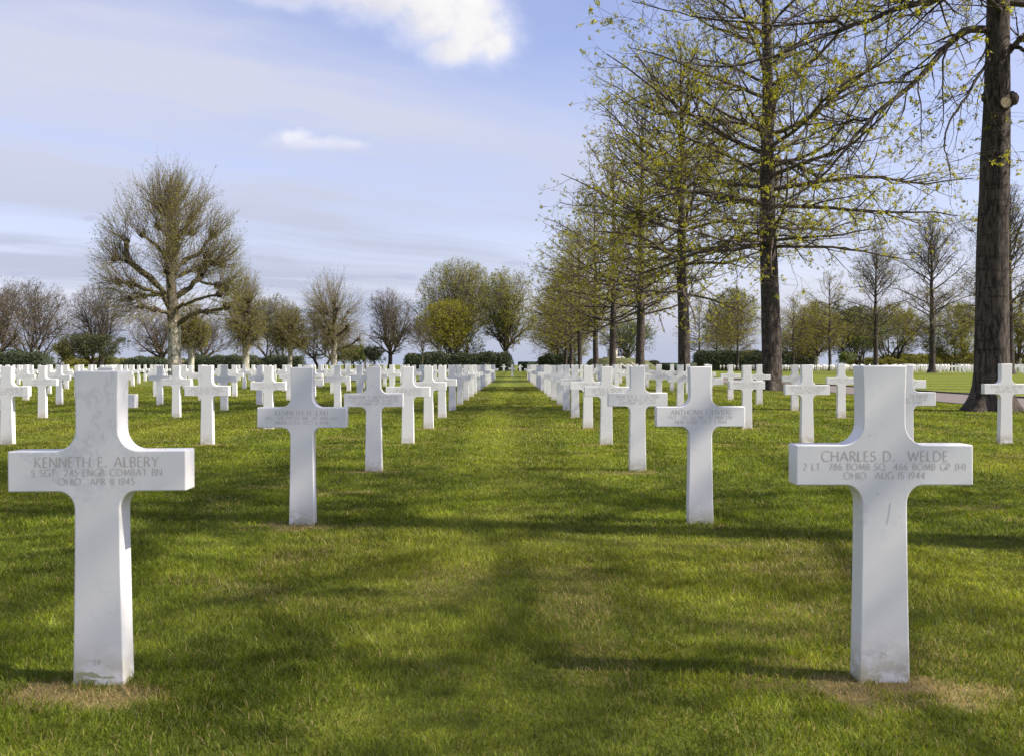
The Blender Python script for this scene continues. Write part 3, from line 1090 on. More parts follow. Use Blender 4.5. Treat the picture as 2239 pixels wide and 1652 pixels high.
def trunk_mesh(rng, axis, rad, sides, flare=0.9, lobes=5, rough=0.03, mat=None, stub=None):
    """thick stem with a spread foot; axis (P,3), rad (P,)"""
    axis = np.array(axis, float)
    P = len(axis)
    a = np.arange(sides) * 2 * np.pi / sides
    ph = rng.uniform(0, 6.28, 4)
    V = np.zeros((P, sides, 3))
    for k in range(P):
        z = axis[k, 2]
        fl = flare * math.exp(-max(z, 0) / 0.36)
        lob = 0.5 + 0.5 * np.cos(lobes * a + ph[0] + 0.6 * np.sin(2 * a + ph[1]))
        r_ = rad[k] * (1 + fl * (0.35 + 0.65 * lob) + rough * np.sin(3 * a + ph[2] + z * 0.5) + rough * 0.7 * np.sin(7 * a + ph[3] - z * 1.1)
                       + rough * 0.5 * rng.normal(0, 1, sides))
        V[k, :, 0] = axis[k, 0] + r_ * np.cos(a)
        V[k, :, 1] = axis[k, 1] + r_ * np.sin(a)
        V[k, :, 2] = z + rng.normal(0, 0.004, sides)
    q = []
    for k in range(P - 1):
        for j in range(sides):
            q.append((k * sides + j, k * sides + (j + 1) % sides, (k + 1) * sides + (j + 1) % sides, (k + 1) * sides + j))
    return V.reshape(-1, 3), np.array(q)


def make_oak(name, seed, H=22.0, z0=5.6, RAD=7.0, r0=0.40, detail=1.0, leaf=0.10, leafn=1.0, limbs=None, custom_axis=None, elev=(-2, 8, 32, 66), limb_k=1.0,
             leaf_mat='oak_leaf', n_prim=70, twig_r=0.006, full=1.0):
    rng = np.random.default_rng(seed)
    root = bpy.data.objects.new(name, None)
    COL.objects.link(root)
    root.empty_display_size = 0.5
    # trunk
    zs = np.concatenate([[-.2, 0, .1, .22, .38, .6, .9, 1.3], np.linspace(1.8, H, 26)])
    if custom_axis is not None:
        ax = np.stack([np.interp(zs, custom_axis[2], custom_axis[0]), np.interp(zs, custom_axis[2], custom_axis[1]), zs], -1)
    else:
        wob = np.cumsum(rng.normal(0, .03, (len(zs), 2)), axis=0) * np.clip(zs / 6, 0, 1)[:, None]
        ax = np.concatenate([wob, zs[:, None]], 1)
    f = np.clip(zs / H, 0, 1)
    tr = r0 * (1.0 - 0.42 * np.clip(f / .35, 0, 1) * 0.55) * np.clip((1 - f) / .72, 0, 1) ** 0.85
    tr = np.maximum(np.minimum(tr, r0), .02)
    nside = 40 if detail >= 1 else 14
    V, Q = trunk_mesh(rng, ax, tr, nside, 1.05, 5, 0.028)
    link('trunk', make_mesh('trunk', V, Q, smooth=True, mat=M['oak_bark']), root)
    # primaries
    n = n_prim
    h = np.sort(rng.uniform(0, 1, n) ** 1.15)
    zb = z0 + h * (H - z0 - .4)
    az = np.arange(n) * 2.39996 + rng.normal(0, .35, n)
    el = np.radians(np.interp(h, [0, .12, .5, 1], elev) + rng.normal(0, 5, n))
    L = RAD * np.interp(h, [0, .10, .4, .72, 1], [.90, 1.0, .98, .72, .20]) * rng.uniform(.72, 1.12, n)
    base = np.stack([np.interp(zb, zs, ax[:, 0]), np.interp(zb, zs, ax[:, 1]), zb], -1)
    d = np.stack([np.cos(az) * np.cos(el), np.sin(az) * np.cos(el), np.sin(el)], -1)
    P1 = 10
    pp = walk(rng, base, d, L, P1, up=0.20, wig=0.115)
    pr = limb_k * (0.020 + 0.0100 * L)[:, None] * np.linspace(1, .16, P1)[None] ** 0.9
    pr = np.minimum(pr, np.interp(zb, zs, tr)[:, None] * .55)
    if limbs:
        lp = []
        lr = []
        for pl, ra in limbs:
            pl = np.array(pl)
            tt_ = np.linspace(0, 1, len(pl))
            q = np.linspace(0, 1, 22)
            # smooth interpolation
            c = np.stack([np.interp(q, tt_, pl[:, k]) for k in range(3)], -1)
            for _ in range(2):
                c[1:-1] = (c[:-2] + 2 * c[1:-1] + c[2:]) / 4
            c[1:-1] += rng.normal(0, .015, c[1:-1].shape)
            lp.append(c)
            lr.append(ra[0] + (ra[1] - ra[0]) * q ** .8)
            gl = Geo()
            gl.add(*tubes(c[None], lr[-1][None], 12))
            link('limb', gl.mesh('limb', M['oak_bark']), root)
        lp, lr = np.array(lp), np.array(lr)
    g = Geo()
    g.add(*tubes(pp, pr, 6 if detail >= 1 else 4))
    n2 = int(n * 13 * detail ** .5 * full)
    ln2 = lambda sl, tt, r, k: sl * (0.44 - .26 * tt) * r.uniform(.5, 1.25, k) + .25
    s2, r2 = spawn(rng, pp, pr, n2, .12, .97, (28, 68), 7, ln2, up=.16, wig=.20, flat=.5, rs=.55, rmin=twig_r * 1.3)
    if limbs:
        ll = np.linalg.norm(np.diff(lp, axis=1), axis=2).sum(1).sum()
        ls, lrd = spawn(rng, lp, lr, int(ll * 5.2), .08, .99, (25, 80), 7, lambda sl, tt, r, k: r.uniform(.5, 2.4, k), up=.02, wig=.2, flat=.2, rs=.4, rmin=twig_r * 1.3)
        s2, r2 = np.concatenate([s2, ls]), np.concatenate([r2, lrd])
    g.add(*tubes(s2, r2, 4 if detail >= 1 else 3))
    n3 = int(len(s2) * 6.5 * min(detail, 1.0) * full)
    ln3 = lambda sl, tt, r, k: np.clip(sl * (.55 - .25 * tt), .25, 1.5) * r.uniform(.5, 1.2, k)
    s3, r3 = spawn(rng, s2, r2, n3, .15, 1.0, (25, 65), 5, ln3, up=.18, wig=.24, flat=.35, rs=.5, rmin=twig_r)
    g.add(*tubes(s3, r3, 3))
    tips = s3
    if detail >= 1:
        n4 = int(n3 * 1.3)
        s4, r4 = spawn(rng, s3, r3, n4, .3, 1.0, (25, 60), 3, lambda sl, tt, r, k: r.uniform(.12, .45, k), up=.25, wig=.15, flat=.2, rs=.6, rmin=twig_r * .75)
        g.add(*tubes(s4, r4, 3))
        tips = s4
    link('crown', g.mesh('crown', M['twig']), root)
    gl = Geo()
    nt = int(len(tips) * .72 * leafn)
    c = along(rng, tips, nt, .75, 1.0, .01)
    c = np.repeat(c, 5, axis=0) + rng.normal(0, leaf * .26, (nt * 5, 3))
    V, Q, tn = leaves(rng, c, leaf * .84, .35)
    gl.add(V, Q, tn)
    link('foliage', gl.mesh('foliage', M[leaf_mat], smooth=False), root)
    return root


OG = 'oaks in the row beside the path'
# the big oak close by on the right, its visible limbs laid out in space
B0 = np.array([11.22, 24.0, 0.0])


def limb(lst):
    return [at(*q) - B0 for q in lst]


limbs = [
    (limb([(2165, 66, 24), (2118, 62, 23.8), (2078, 85, 23.5), (2045, 130, 23.2), (2000, 180, 22.9), (1950, 222, 22.6), (1893, 262, 22.3), (1852, 320, 22.1),
           (1815, 372, 21.9), (1760, 415, 21.6), (1690, 452, 21.3)]), (.098, .014)),
    (limb([(2180, -75, 24), (2110, -25, 23.7), (2040, 2, 23.4), (1980, 12, 23.1), (1925, 36, 22.8), (1846, 58, 22.5), (1790, 84, 22.3), (1706, 120, 22.0), (1622, 143, 21.8),
            (1567, 151, 21.6), (1500, 138, 21.4)]), (.092, .012)),
    (limb([(1846, 58, 22.5), (1829, 43, 22.5), (1757, 53, 22.7), (1678, 56, 22.9), (1567, 44, 23.1), (1470, 28, 23.4), (1380, 4, 23.7)]), (.042, .010)),
    (limb([(2170, 110, 24.0), (2148, 151, 23.7), (2104, 218, 23.3), (2068, 278, 23.1), (2062, 325, 23.0), (2076, 380, 22.9)]), (.045, .010)),
    (limb([(1893, 262, 22.3), (1840, 268, 22.6), (1760, 300, 22.9), (1680, 345, 23.2), (1610, 400, 23.6)]), (.030, .008)),
    (limb([(2000, 180, 22.9), (1930, 180, 22.2), (1860, 200, 21.6), (1790, 236, 21.0)]), (.026, .008)),
    (limb([(2200, 118, 24.0), (2235, 80, 23.8), (2290, 55, 23.6), (2380, 40, 23.3)]), (.075, .02)),
    (limb([(2205, 100, 24.0), (2245, 112, 23.6), (2310, 118, 23.3), (2400, 150, 23.0)]), (.055, .012)),
    (limb([(2185, 30, 24.0), (2160, -10, 22.5), (2100, -60, 21.0), (2010, -90, 20.0)]), (.060, .012)),
]
big = make_oak('oak_tree', 11, H=22.5, z0=9.6, RAD=7.5, r0=0.39, leaf=0.085, limbs=limbs, n_prim=40, leafn=2.4, twig_r=.005,
               custom_axis=(np.array([0, 0, .04, .13, .20, .22]), np.array([0, 0, 0, 0, .05, .1]), np.array([-1, 0, 3, 6.5, 9.6, 22.5])))
big.location = B0
tag(big, 'closest oak by the path, thick dark trunk with a sawn pale limb scar', 'tree', OG)
# sawn limb scar and swollen knobs
rng = np.random.default_rng(3)
c0 = at(2181, 233, 24) - B0
ring = []
for k, (yy, rr) in enumerate(((-.02, .17), (-.16, .185), (-.30, .165), (-.345, .145), (-.36, .128))):
    a = np.arange(20) * 2 * np.pi / 20
    ring.append(np.stack([c0[0] + rr * np.cos(a) * (1 + .05 * np.sin(3 * a)), np.full(20, yy - .02), c0[2] + rr * np.sin(a) * 1.05], -1))
V = np.concatenate(ring)
Q = [(k * 20 + j, k * 20 + (j + 1) % 20, (k + 1) * 20 + (j + 1) % 20, (k + 1) * 20 + j) for k in range(4) for j in range(20)]
link('branch_collar', make_mesh('branch_collar', V, Q, smooth=True, mat=M['oak_bark']), big)
a = np.arange(24) * 2 * np.pi / 24
V = np.concatenate([np.stack([c0[0] + .126 * np.cos(a), np.full(24, -.372), c0[2] + .130 * np.sin(a)], -1), [[c0[0], -.376, c0[2]]]])
link('sawn_face', make_mesh('sawn_face', V, tris=[(j, (j + 1) % 24, 24) for j in range(24)], mat=M['cut_wood']), big)


def lump(cx, cy, cz, r_, seed):
    rg_ = np.random.default_rng(seed)
    bm_ = bmesh.new()
    bmesh.ops.create_icosphere(bm_, subdivisions=3, radius=r_)
    for v_ in bm_.verts:
        k_ = 1 + .16 * math.sin(9 * v_.co.x / r_ + seed) * math.cos(7 * v_.co.z / r_) + rg_.normal(0, .02)
        v_.co = Vector((cx + v_.co.x * k_, cy + v_.co.y * k_, cz + v_.co.z * k_ * 1.15))
    me_ = bpy.data.meshes.new('burl')
    bm_.to_mesh(me_)
    bm_.free()
    me_.polygons.foreach_set('use_smooth', [True] * len(me_.polygons))
    me_.materials.append(M['oak_bark'])
    return me_


q = at(2216, 218, 24) - B0
link('burl', lump(q[0] - .08, -.05, q[2], .15, 2), big)
q = at(2146, 214, 24) - B0
link('burl', lump(q[0] + .08, -.05, q[2], .12, 5), big)

oak_a = make_oak('oak_tree', 21, H=24.5, z0=6.0, RAD=7.7, r0=0.42, leaf=0.084, n_prim=66, leafn=4.2)
oak_a.location = (10.9, 43.0, 0)
oak_a.rotation_euler = (0, 0, 0.3)
tag(oak_a, 'second closest oak by the path, full tall crown leafing yellow-green', 'tree', OG)
oak_b = make_oak('oak_tree', 37, H=21.5, z0=5.4, RAD=8.4, r0=0.40, leaf=0.092, n_prim=66, leafn=4.2)
oak_b.location = (10.95, 65.0, 0)
tag(oak_b, 'third closest oak by the path, trunk rising straight behind the crosses', 'tree', OG)
oak_c = make_oak('oak_tree', 52, H=24.0, z0=5.2, RAD=8.8, r0=0.40, detail=.6, leaf=0.125, leafn=5.0, n_prim=62, twig_r=.011, leaf_mat='oak_leaf_far')
oak_c.location = (11.0, 88.0, 0)
tag(oak_c, 'fourth oak along the path, tall crown above the near crosses', 'tree', OG)
oak_n = make_oak('oak_tree', 93, H=23.0, z0=8.5, RAD=8.0, r0=0.33, detail=.9, leaf=0.11, leafn=1.6, n_prim=60, twig_r=.008, full=1.15, limb_k=.62)
oak_n.location = (11.2, 4.7, 0)
tag(oak_n, 'oak beside the viewer, known only by its shadow across the front grass', 'tree', OG)
for k, (Z, rz, sc) in enumerate(((112, 1.1, .98), (137, 2.7, 1.0), (163, 4.0, .97), (190, 5.3, 1.0), (214, .6, .98), (238, 1.9, 1.0), (262, 3.3, .96), (288, 4.4, 1.0))):
    copy_thing(oak_c, (11.0 + .25 * math.sin(k * 2.1), Z, float(ground_h(0, Z))), rz,
               f'{ORD[5 + k]} oak along the path, counted away from the viewer', sc, OG)

# second line of trees across the wide lawn
OG2 = 'trees in the row across the wide lawn'
oak_d = make_oak('oak_tree', 71, H=20.5, z0=5.0, RAD=7.6, r0=0.42, detail=.55, leaf=0.15, leafn=.45, n_prim=62, twig_r=.016, leaf_mat='oak_leaf_far', full=1.4, elev=(8, 24, 46, 72))
oak_d.location = (55.8, 136, 0)
tag(oak_d, 'nearly bare tree across the lawn with open fan of brown twigs', 'tree', OG2)
for k, (px_, Z, rz, sc, lb, kind) in enumerate((
        (2207, 115, 1.0, 1.0, 'trunk of a tree half hidden behind the closest oak', oak_d),
        (1913, 158, 2.0, .96, 'slim bare-topped tree across the lawn, left of the bare fan tree', oak_d),
        (1813, 180, 3.1, .72, 'short layered tree across the lawn with level lower boughs', oak_c),
        (1733, 204, 4.4, .62, 'tree across the lawn just right of the second closest oak trunk', oak_c),
        (1611, 249, 5.2, .78, 'tree across the lawn just left of the second closest oak trunk', oak_c),
        (1565, 275, .4, .70, 'smaller tree across the lawn beside the yellow-green one', oak_c),
        (1527, 300, 1.7, .84, 'farthest tree of the row across the lawn, fine drooping twigs', oak_c))):
    copy_thing(kind, ((px_ - 1118) / F * Z, Z, 0), rz, lb, sc, OG2)


# ------------------------------------------------------------------ round-crowned trees
def round_tree(name, seed, H, RX, z_fork, r0, leaf_mat=None, leaf=0.2, leafn=1.0, stems=1, bark='dark_bark', twig='twig', spread=(20, 55), n1=9, n2=80,
               n3=700, n4=2600, twig_r=.012, low=0.0, squash=1.0, fan=0.0):
    rng = np.random.default_rng(seed)
    root = bpy.data.objects.new(name, None)
    COL.objects.link(root)
    cz = (H + z_fork * .55) / 2
    RX = RX * 1.08
    c = np.array([0, 0, cz - low])
    rr = np.array([RX, RX * squash, H - cz + low])
    ax_all, rad_all = [], []
    for s_ in range(stems):
        zs = np.concatenate([[-.15, 0, .15, .35, .7], np.linspace(1.1, max(z_fork, 1.3), 6)])
        a = rng.uniform(0, 6.28) if stems == 1 else 2 * math.pi * s_ / stems + rng.uniform(-.4, .4)
        lean = 0.05 if stems == 1 else rng.uniform(.25, .6)
        off_ = 0 if stems == 1 else .25
        wob = np.cumsum(rng.normal(0, .025, (len(zs), 2)), 0)
        ax = np.stack([math.cos(a) * (off_ + lean * zs) + wob[:, 0], math.sin(a) * (off_ + lean * zs) * .8 + wob[:, 1], zs], -1)
        rad = (r0 / stems ** .5) * np.linspace(1, .78, len(zs))
        V, Q = trunk_mesh(rng, ax, rad, 16, .55, 4, .04)
        ax_all.append((V, Q, ax, rad))
    g = Geo()
    for V, Q, _, _ in ax_all:
        g.add(V, Q)
    link('trunk', g.mesh('trunk', M[bark]), root)
    g = Geo()
    p1l, r1l = [], []
    for V, Q, ax, rad in ax_all:
        k = max(3, n1 // stems)
        top = ax[-1]
        az = 2 * np.pi * np.arange(k) / k + rng.uniform(-.5, .5, k)
        el = np.radians(90 - rng.uniform(spread[0], spread[1], k))
        if k >= 4:
            el[0] = np.radians(84)
        d = np.stack([np.cos(az) * np.cos(el), np.sin(az) * np.cos(el), np.sin(el)], -1)
        zb = top[None] - np.array([0, 0, 1]) * (rng.uniform(0, .30, k) * z_fork)[:, None] * (np.arange(k) > 0)[:, None]
        zb[:, :2] = np.stack([np.interp(zb[:, 2], ax[:, 2], ax[:, 0]), np.interp(zb[:, 2], ax[:, 2], ax[:, 1])], -1)
        p_ = (zb - c) / rr
        q_ = d / rr
        A, B, C = (q_ * q_).sum(1), (p_ * q_).sum(1), (p_ * p_).sum(1) - 1
        Ls = np.maximum((-B + np.sqrt(np.maximum(B * B - A * C, 0))) / A, 1.0) * rng.uniform(.62, 1.0, k)
        p1l.append(walk(rng, zb, d, Ls, 9, up=.35 + fan, wig=.10))
        r1l.append(np.outer(np.full(k, rad[-1] * .62) * rng.uniform(.75, 1.1, k), np.linspace(1, .12, 9) ** .85))
    p1, r1 = np.concatenate(p1l), np.concatenate(r1l)
    g.add(*tubes(p1, r1, 6))
    env = (c, rr, .97)
    big_ = lambda lo, hi: (lambda sl, tt, r, k: sl * r.uniform(lo, hi, k))
    p2, r2 = spawn(rng, p1, r1, n2, .12, .95, (22, 58), 7, big_(.35, .8), up=.30 + fan, wig=.12, rs=.6, rmin=twig_r * 2, env=env)
    g.add(*tubes(p2, r2, 5))
    p3, r3 = spawn(rng, p2, r2, n3, .12, 1.0, (22, 58), 6, big_(.30, .75), up=.25 + fan, wig=.14, rs=.55, rmin=twig_r * 1.3, env=(c, rr, 1.0))
    g.add(*tubes(p3, r3, 3))
    p4, r4 = spawn(rng, p3, r3, n4, .2, 1.0, (22, 55), 4, big_(.30, .75), up=.3 + fan, wig=.15, rs=.6, rmin=twig_r, env=(c, rr, 1.04))
    g.add(*tubes(p4, r4, 3))
    link('crown', g.mesh('crown', M[twig]), root)
    if leaf_mat:
        gl = Geo()
        n4 = int(n4)
        nn = int(n4 * 2.2 * leafn)
        pos_ = along(rng, p4, nn, .35, 1.0, leaf * .45)
        gl.add(*leaves(rng, pos_, leaf, .2, 1.7))
        link('foliage', gl.mesh('foliage', M[leaf_mat], smooth=False), root)
    return root


def put(root, px_, Z, label, rz=0.0, group=None, cat='tree'):
    root.location = ((px_ - 1118) / F * Z, Z, float(ground_h(0, Z)))
    root.rotation_euler = (0, 0, rz)
    tag(root, label, cat, group)
    return root


def hgt(y_top, Z):
    return EYE + (797 - y_top) / F * Z + .0


TG = 'trees along the far edge of the grounds'
# --- left to right behind the crosses
put(round_tree('brown_tree', 101, hgt(590, 128), 4.6, 2.2, .45, 'brown_leaf', .16, .8, bark='limb_bark', twig='twig', n4=3200), -8, 128,
    'brownish tree cut off at the far left edge, pale mottled foot', group=TG)
put(round_tree('spreading_tree', 102, hgt(606, 140), 5.4, 1.1, .62, 'brown_leaf', .16, .7, stems=5, twig='twig', spread=(12, 60), n1=15, n3=800, n4=3400), 70, 140,
    'many-stemmed brown budding tree rising behind the dark shrub mass', group=TG)
put(round_tree('bare_tree', 103, hgt(612, 150), 4.9, 3.4, .42, None, spread=(18, 62), n1=10, n3=850, n4=3600, twig_r=.014), 222, 150,
    'dark bare round-headed tree left of the big pollarded plane', group=TG)
put(round_tree('leafy_tree', 104, 4.7, 5.0, 1.3, .30, 'mid_leaf', .17, 2.0, spread=(40, 72), n1=9, n2=70, n3=500, n4=2200, low=-.6), 199, 122,
    'low flat-topped dark green tree in front of the bare round one', group=TG)
put(round_tree('leafy_tree', 105, 3.9, 1.9, 1.0, .14, 'olive_leaf', .2, 2.4, n1=6, n2=40, n3=260, n4=900), 142, 130,
    'small olive shrub-like tree beside the low flat-topped green one', group=TG)
put(round_tree('bare_tree', 106, hgt(672, 150), 5.4, 2.6, .40, None, spread=(20, 68), n1=10, n3=800, n4=3400, twig_r=.013), 352, 150,
    'bare dark tree half hidden behind the big plane trunk', group=TG)
put(round_tree('bare_tree', 107, hgt(688, 160), 4.4, 2.2, .38, None, spread=(25, 70), n1=9, n3=700, n4=3000, twig_r=.013), 447, 160,
    'bare forked dark tree right of the big plane trunk', group=TG)
put(round_tree('dark_tree', 108, hgt(642, 165), 4.6, 2.4, .42, 'olive_leaf', .2, .8, stems=2, n1=10, n3=800, n4=3200, twig_r=.014), 598, 165,
    'twin-stemmed olive brown tree between two pale plane trunks', group=TG)
put(round_tree('dark_tree', 109, hgt(668, 168), 4.6, 2.4, .40, 'olive_leaf', .2, .6, stems=2, n1=10, n3=800, n4=3000, twig_r=.014), 703, 168,
    'dark twin-stemmed tree just behind the rightmost pollarded plane', group=TG)
put(round_tree('bare_tree', 110, hgt(626, 150), 4.0, 3.0, .36, 'olive_leaf', .13, .35, spread=(18, 64), n1=10, n3=850, n4=3600, twig_r=.012), 851, 150,
    'bare round tree standing alone left of the yellow-green tree', group=TG)
put(round_tree('young_tree', 111, hgt(690, 150), 2.6, 2.9, .12, 'olive_leaf', .13, .5, bark='limb_bark', spread=(18, 55), n1=7, n2=40, n3=300, n4=1100, twig_r=.010), 921, 150,
    'slender young pale-stemmed tree before the dark central shrubs', group=TG)
put(round_tree('fan_tree', 112, hgt(556, 215), 9.2, 3.0, .62, 'spring_leaf', .24, 2.2, stems=3, spread=(8, 50), n1=12, n2=130, n3=1200, n4=5200, twig_r=.016, fan=.25), 1002, 215,
    'tall fan-shaped tree towering behind the yellow-green one', group=TG)
put(round_tree('yellow_tree', 113, hgt(648, 198), 7.0, 1.8, .50, 'yellow_leaf', .25, 2.4, stems=4, spread=(15, 65), n1=12, n2=100, n3=800, n4=3600, twig_r=.014), 985, 198,
    'bushy bright yellow-green tree above the dark central shrubs', group=TG)
put(round_tree('fan_tree', 114, hgt(574, 200), 5.6, 5.0, .48, 'spring_leaf', .24, 2.0, spread=(14, 54), n1=10, n2=110, n3=900, n4=3600, twig_r=.015, fan=.15), 1106, 200,
    'upright tree with one thick trunk at the left of the aisle end', group=TG)
put(round_tree('leafy_tree', 115, 12.5, 6.4, 3.4, .40, 'green_leaf', .24, 1.3, spread=(20, 68), n1=11, n2=90, n3=800, n4=3000, twig_r=.014), 1372, 235,
    'green leafy tree behind the stone monument on the mound', group=TG)
put(round_tree('leafy_tree', 116, 10.0, 5.2, 2.8, .36, 'yellow_leaf', .24, 1.0, spread=(20, 68), n1=10, n2=80, n3=700, n4=2600, twig_r=.014), 1240, 246,
    'green-yellow tree behind the far trunks of the path oaks', group=TG)
put(round_tree('yellow_tree', 117, hgt(622, 290), 8.2, 3.0, .50, 'olive_leaf', .34, 2.0, stems=3, spread=(15, 60), n1=12, n2=100, n3=900, n4=3600, twig_r=.02), 1602, 290,
    'dense yellow-green dome tree behind the lawn, over the long hedge', group=TG)
put(round_tree('spreading_tree', 118, 16.5, 8.5, 3.0, .62, 'spring_leaf', .26, 1.5, bark='limb_bark', stems=2, spread=(25, 72), n1=10, n2=90, n3=800, n4=3000, twig_r=.016), 1762, 235,
    'wide spreading tree with dark crooked limbs behind the far crosses', group=TG)
put(round_tree('spreading_tree', 119, 15.5, 6.5, 4.0, .55, 'yellow_leaf', .28, 1.0, bark='plane_bark', spread=(20, 65), n1=10, n2=90, n3=800, n4=3000, twig_r=.016), 1783, 225,
    'pale mottled-trunk plane behind the far crosses, left of bare row trees', group=TG)
put(round_tree('leafy_tree', 120, 15.0, 9.0, 2.2, .60, 'green_leaf', .27, 2.4, stems=3, spread=(25, 72), n1=12, n2=100, n3=900, n4=3800, twig_r=.016), 1880, 235,
    'broad fresh green tree behind the far crosses across the lawn', group=TG)
put(round_tree('leafy_tree', 121, 16.5, 8.5, 2.8, .55, 'yellow_leaf', .27, 2.2, stems=2, spread=(20, 65), n1=12, n2=100, n3=900, n4=3600, twig_r=.016), 1950, 250,
    'tall yellow-green tree over the far crosses, behind the fresh green one', group=TG)
put(round_tree('leafy_tree', 122, 16.5, 8.5, 2.0, .55, 'spring_leaf', .28, 2.2, stems=3, spread=(25, 72), n1=12, n2=100, n3=900, n4=3800, twig_r=.016), 2095, 245,
    'dense green tree just left of the closest oak trunk, far behind', group=TG)
put(round_tree('leafy_tree', 123, 18.0, 7.0, 3.0, .5, 'yellow_leaf', .3, 1.6, bark='plane_bark', spread=(20, 60), n1=10, n2=80, n3=800, n4=3000, twig_r=.016), 2228, 225,
    'yellow-green plane at the right edge beyond the closest oak', group=TG)
for k, (px_, Z, hh_, rx_, lm, lb) in enumerate((
        (752, 170, 4.6, 2.0, 'green_leaf', 'leftmost of the small green trees right of the pollarded planes'),
        (772, 172, 4.9, 2.0, 'green_leaf', 'middle one of the small green trees right of the pollarded planes'),
        (797, 172, 4.6, 2.1, 'green_leaf', 'third of the small green trees, next to the dark grey-green one'),
        (818, 166, 4.3, 1.9, 'dark_leaf', 'dark grey-green small tree closing the little group'),
        (1855, 200, 4.0, 2.4, 'green_leaf', 'small light green tree directly behind the far crosses'))):
    put(round_tree('small_tree', 140 + k, hh_, rx_, .9, .12, lm, .20, 1.5, n1=7, n2=40, n3=260, n4=1000), px_, Z, lb, group='small leafy trees behind the crosses')


# ------------------------------------------------------------------ pollarded planes
def pollard(name, seed, trunk_pts, trunk_r, limbs_, Z, shoot=3.4, n_sh=34, leafn=1.0, leaf=.13, centre=None, env=None, shoot_r=.011):
    """trunk and limbs as 3-D polylines relative to the base; a knob with a burst of straight shoots at each limb end"""
    rng = np.random.default_rng(seed)
    root = bpy.data.objects.new(name, None)
    COL.objects.link(root)
    tp = np.array(trunk_pts, float)
    q = np.linspace(0, 1, 26)
    t_ = np.linspace(0, 1, len(tp))
    ax = np.stack([np.interp(q, t_, tp[:, k]) for k in range(3)], -1)
    rr_ = np.interp(q, np.linspace(0, 1, len(trunk_r)), trunk_r)
    V, Q = trunk_mesh(rng, ax, rr_, 22, .35, 4, .05)
    link('trunk', make_mesh('trunk', V, Q, smooth=True, mat=M['plane_bark']), root)
    g = Geo()
    knots, stems_ = [ax[-1]], []
    for pl, ra in limbs_:
        pl = np.array(pl, float)
        q = np.linspace(0, 1, 14)
        t_ = np.linspace(0, 1, len(pl))
        c = np.stack([np.interp(q, t_, pl[:, k]) for k in range(3)], -1)
        c[1:-1] = (c[:-2] + 2 * c[1:-1] + c[2:]) / 4 + rng.normal(0, .04, (12, 3))
        ra *= 1.06
        g.add(*tubes(c[None], np.linspace(ra, ra * .6, 14)[None] * rng.uniform(.86, 1.18, (1, 14)), 9))
        knots.append(c[-1])
        stems_.append(c)
        if len(pl) > 2 and rng.random() < .7:
            knots.append(c[rng.integers(6, 11)])
    for kx in knots:
        a = np.linspace(-1, 1, 7)
        rk = rng.uniform(.22, .36)
        pk = kx[None] + np.stack([a * rng.normal(0, .06), a * rng.normal(0, .06), a * rk], -1)
        kn = Geo()
        kn.add(*tubes(pk[None], (rk * np.sqrt(np.maximum(1 - a * a, .02)))[None] * rng.uniform(.8, 1.2, (1, 7)), 8))
        link('knuckle', kn.mesh('knuckle', M['dark_bark']), root)
    link('limbwork', g.mesh('limbwork', M['limb_bark']), root)
    K = np.array(knots)
    n = len(K) * n_sh
    base = np.repeat(K, n_sh, 0) + rng.normal(0, .22, (n, 3))
    cen = np.array(centre)
    out = nrm(base - cen)
    d = nrm(out * .95 + np.array([0, 0, .42]) + rng.normal(0, .62, (n, 3)))
    L = shoot * rng.uniform(.45, 1.1, n)
    if env is not None:
        p_ = (base - cen) / env
        q_ = d / env
        A, B, C = (q_ * q_).sum(1), (p_ * q_).sum(1), (p_ * p_).sum(1) - 1
        s_ = np.maximum((-B + np.sqrt(np.maximum(B * B - A * C, 0))) / A, .5)
        L = np.minimum(L * 1.25, s_ * rng.uniform(.7, 1.03, n))
    ne = int(n * .55)
    eb = along(rng, np.array(stems_), ne, .12, 1.0, .10)
    ed = nrm(nrm(eb - cen) * .5 + np.array([0, 0, .45]) + rng.normal(0, .6, (ne, 3)))
    base, d, L = np.concatenate([base, eb]), np.concatenate([d, ed]), np.concatenate([L, shoot * rng.uniform(.15, .75, ne)])
    n = len(L)
    sp = walk(rng, base, d, L, 6, up=.35, wig=.045)
    sr = np.maximum(shoot_r * 1.6 * np.linspace(1, .35, 6), .006)[None] * np.ones((n, 1))
    gs = Geo()
    gs.add(*tubes(sp, sr, 3))
    s2, r2 = spawn(rng, sp, sr, n * 2, .25, .95, (18, 42), 4, lambda sl, tt, r, k: sl * r.uniform(.2, .5, k), up=.3, wig=.06, rs=.8, rmin=.006)
    gs.add(*tubes(s2, r2, 3))
    link('crown', gs.mesh('crown', M['twig_brown']), root)
    gl = Geo()
    al = np.concatenate([along(rng, sp, int(n * 5 * leafn), .1, 1, .05), along(rng, s2, int(n * 8 * leafn), .2, 1, .05)])
    gl.add(*leaves(rng, al, leaf, .1, 1.5))
    link('foliage', gl.mesh('foliage', M['plane_leaf'], smooth=False), root)
    return root


PZ = 84.0
PB = np.array([(380 - 1118) / F * PZ, PZ, 0.0])
rng = np.random.default_rng(77)


def zp(x, y, dy_=0.0):
    """point of the big plane, from the enlarged left part of the picture"""
    return at(x * .3048, 335.7 + y * .3048, PZ) - PB + np.array([0, dy_, 0])


def zl(lst, end):
    n_ = len(lst)
    return [zp(a_, b_, end * k / (n_ - 1)) for k, (a_, b_) in enumerate(lst)]


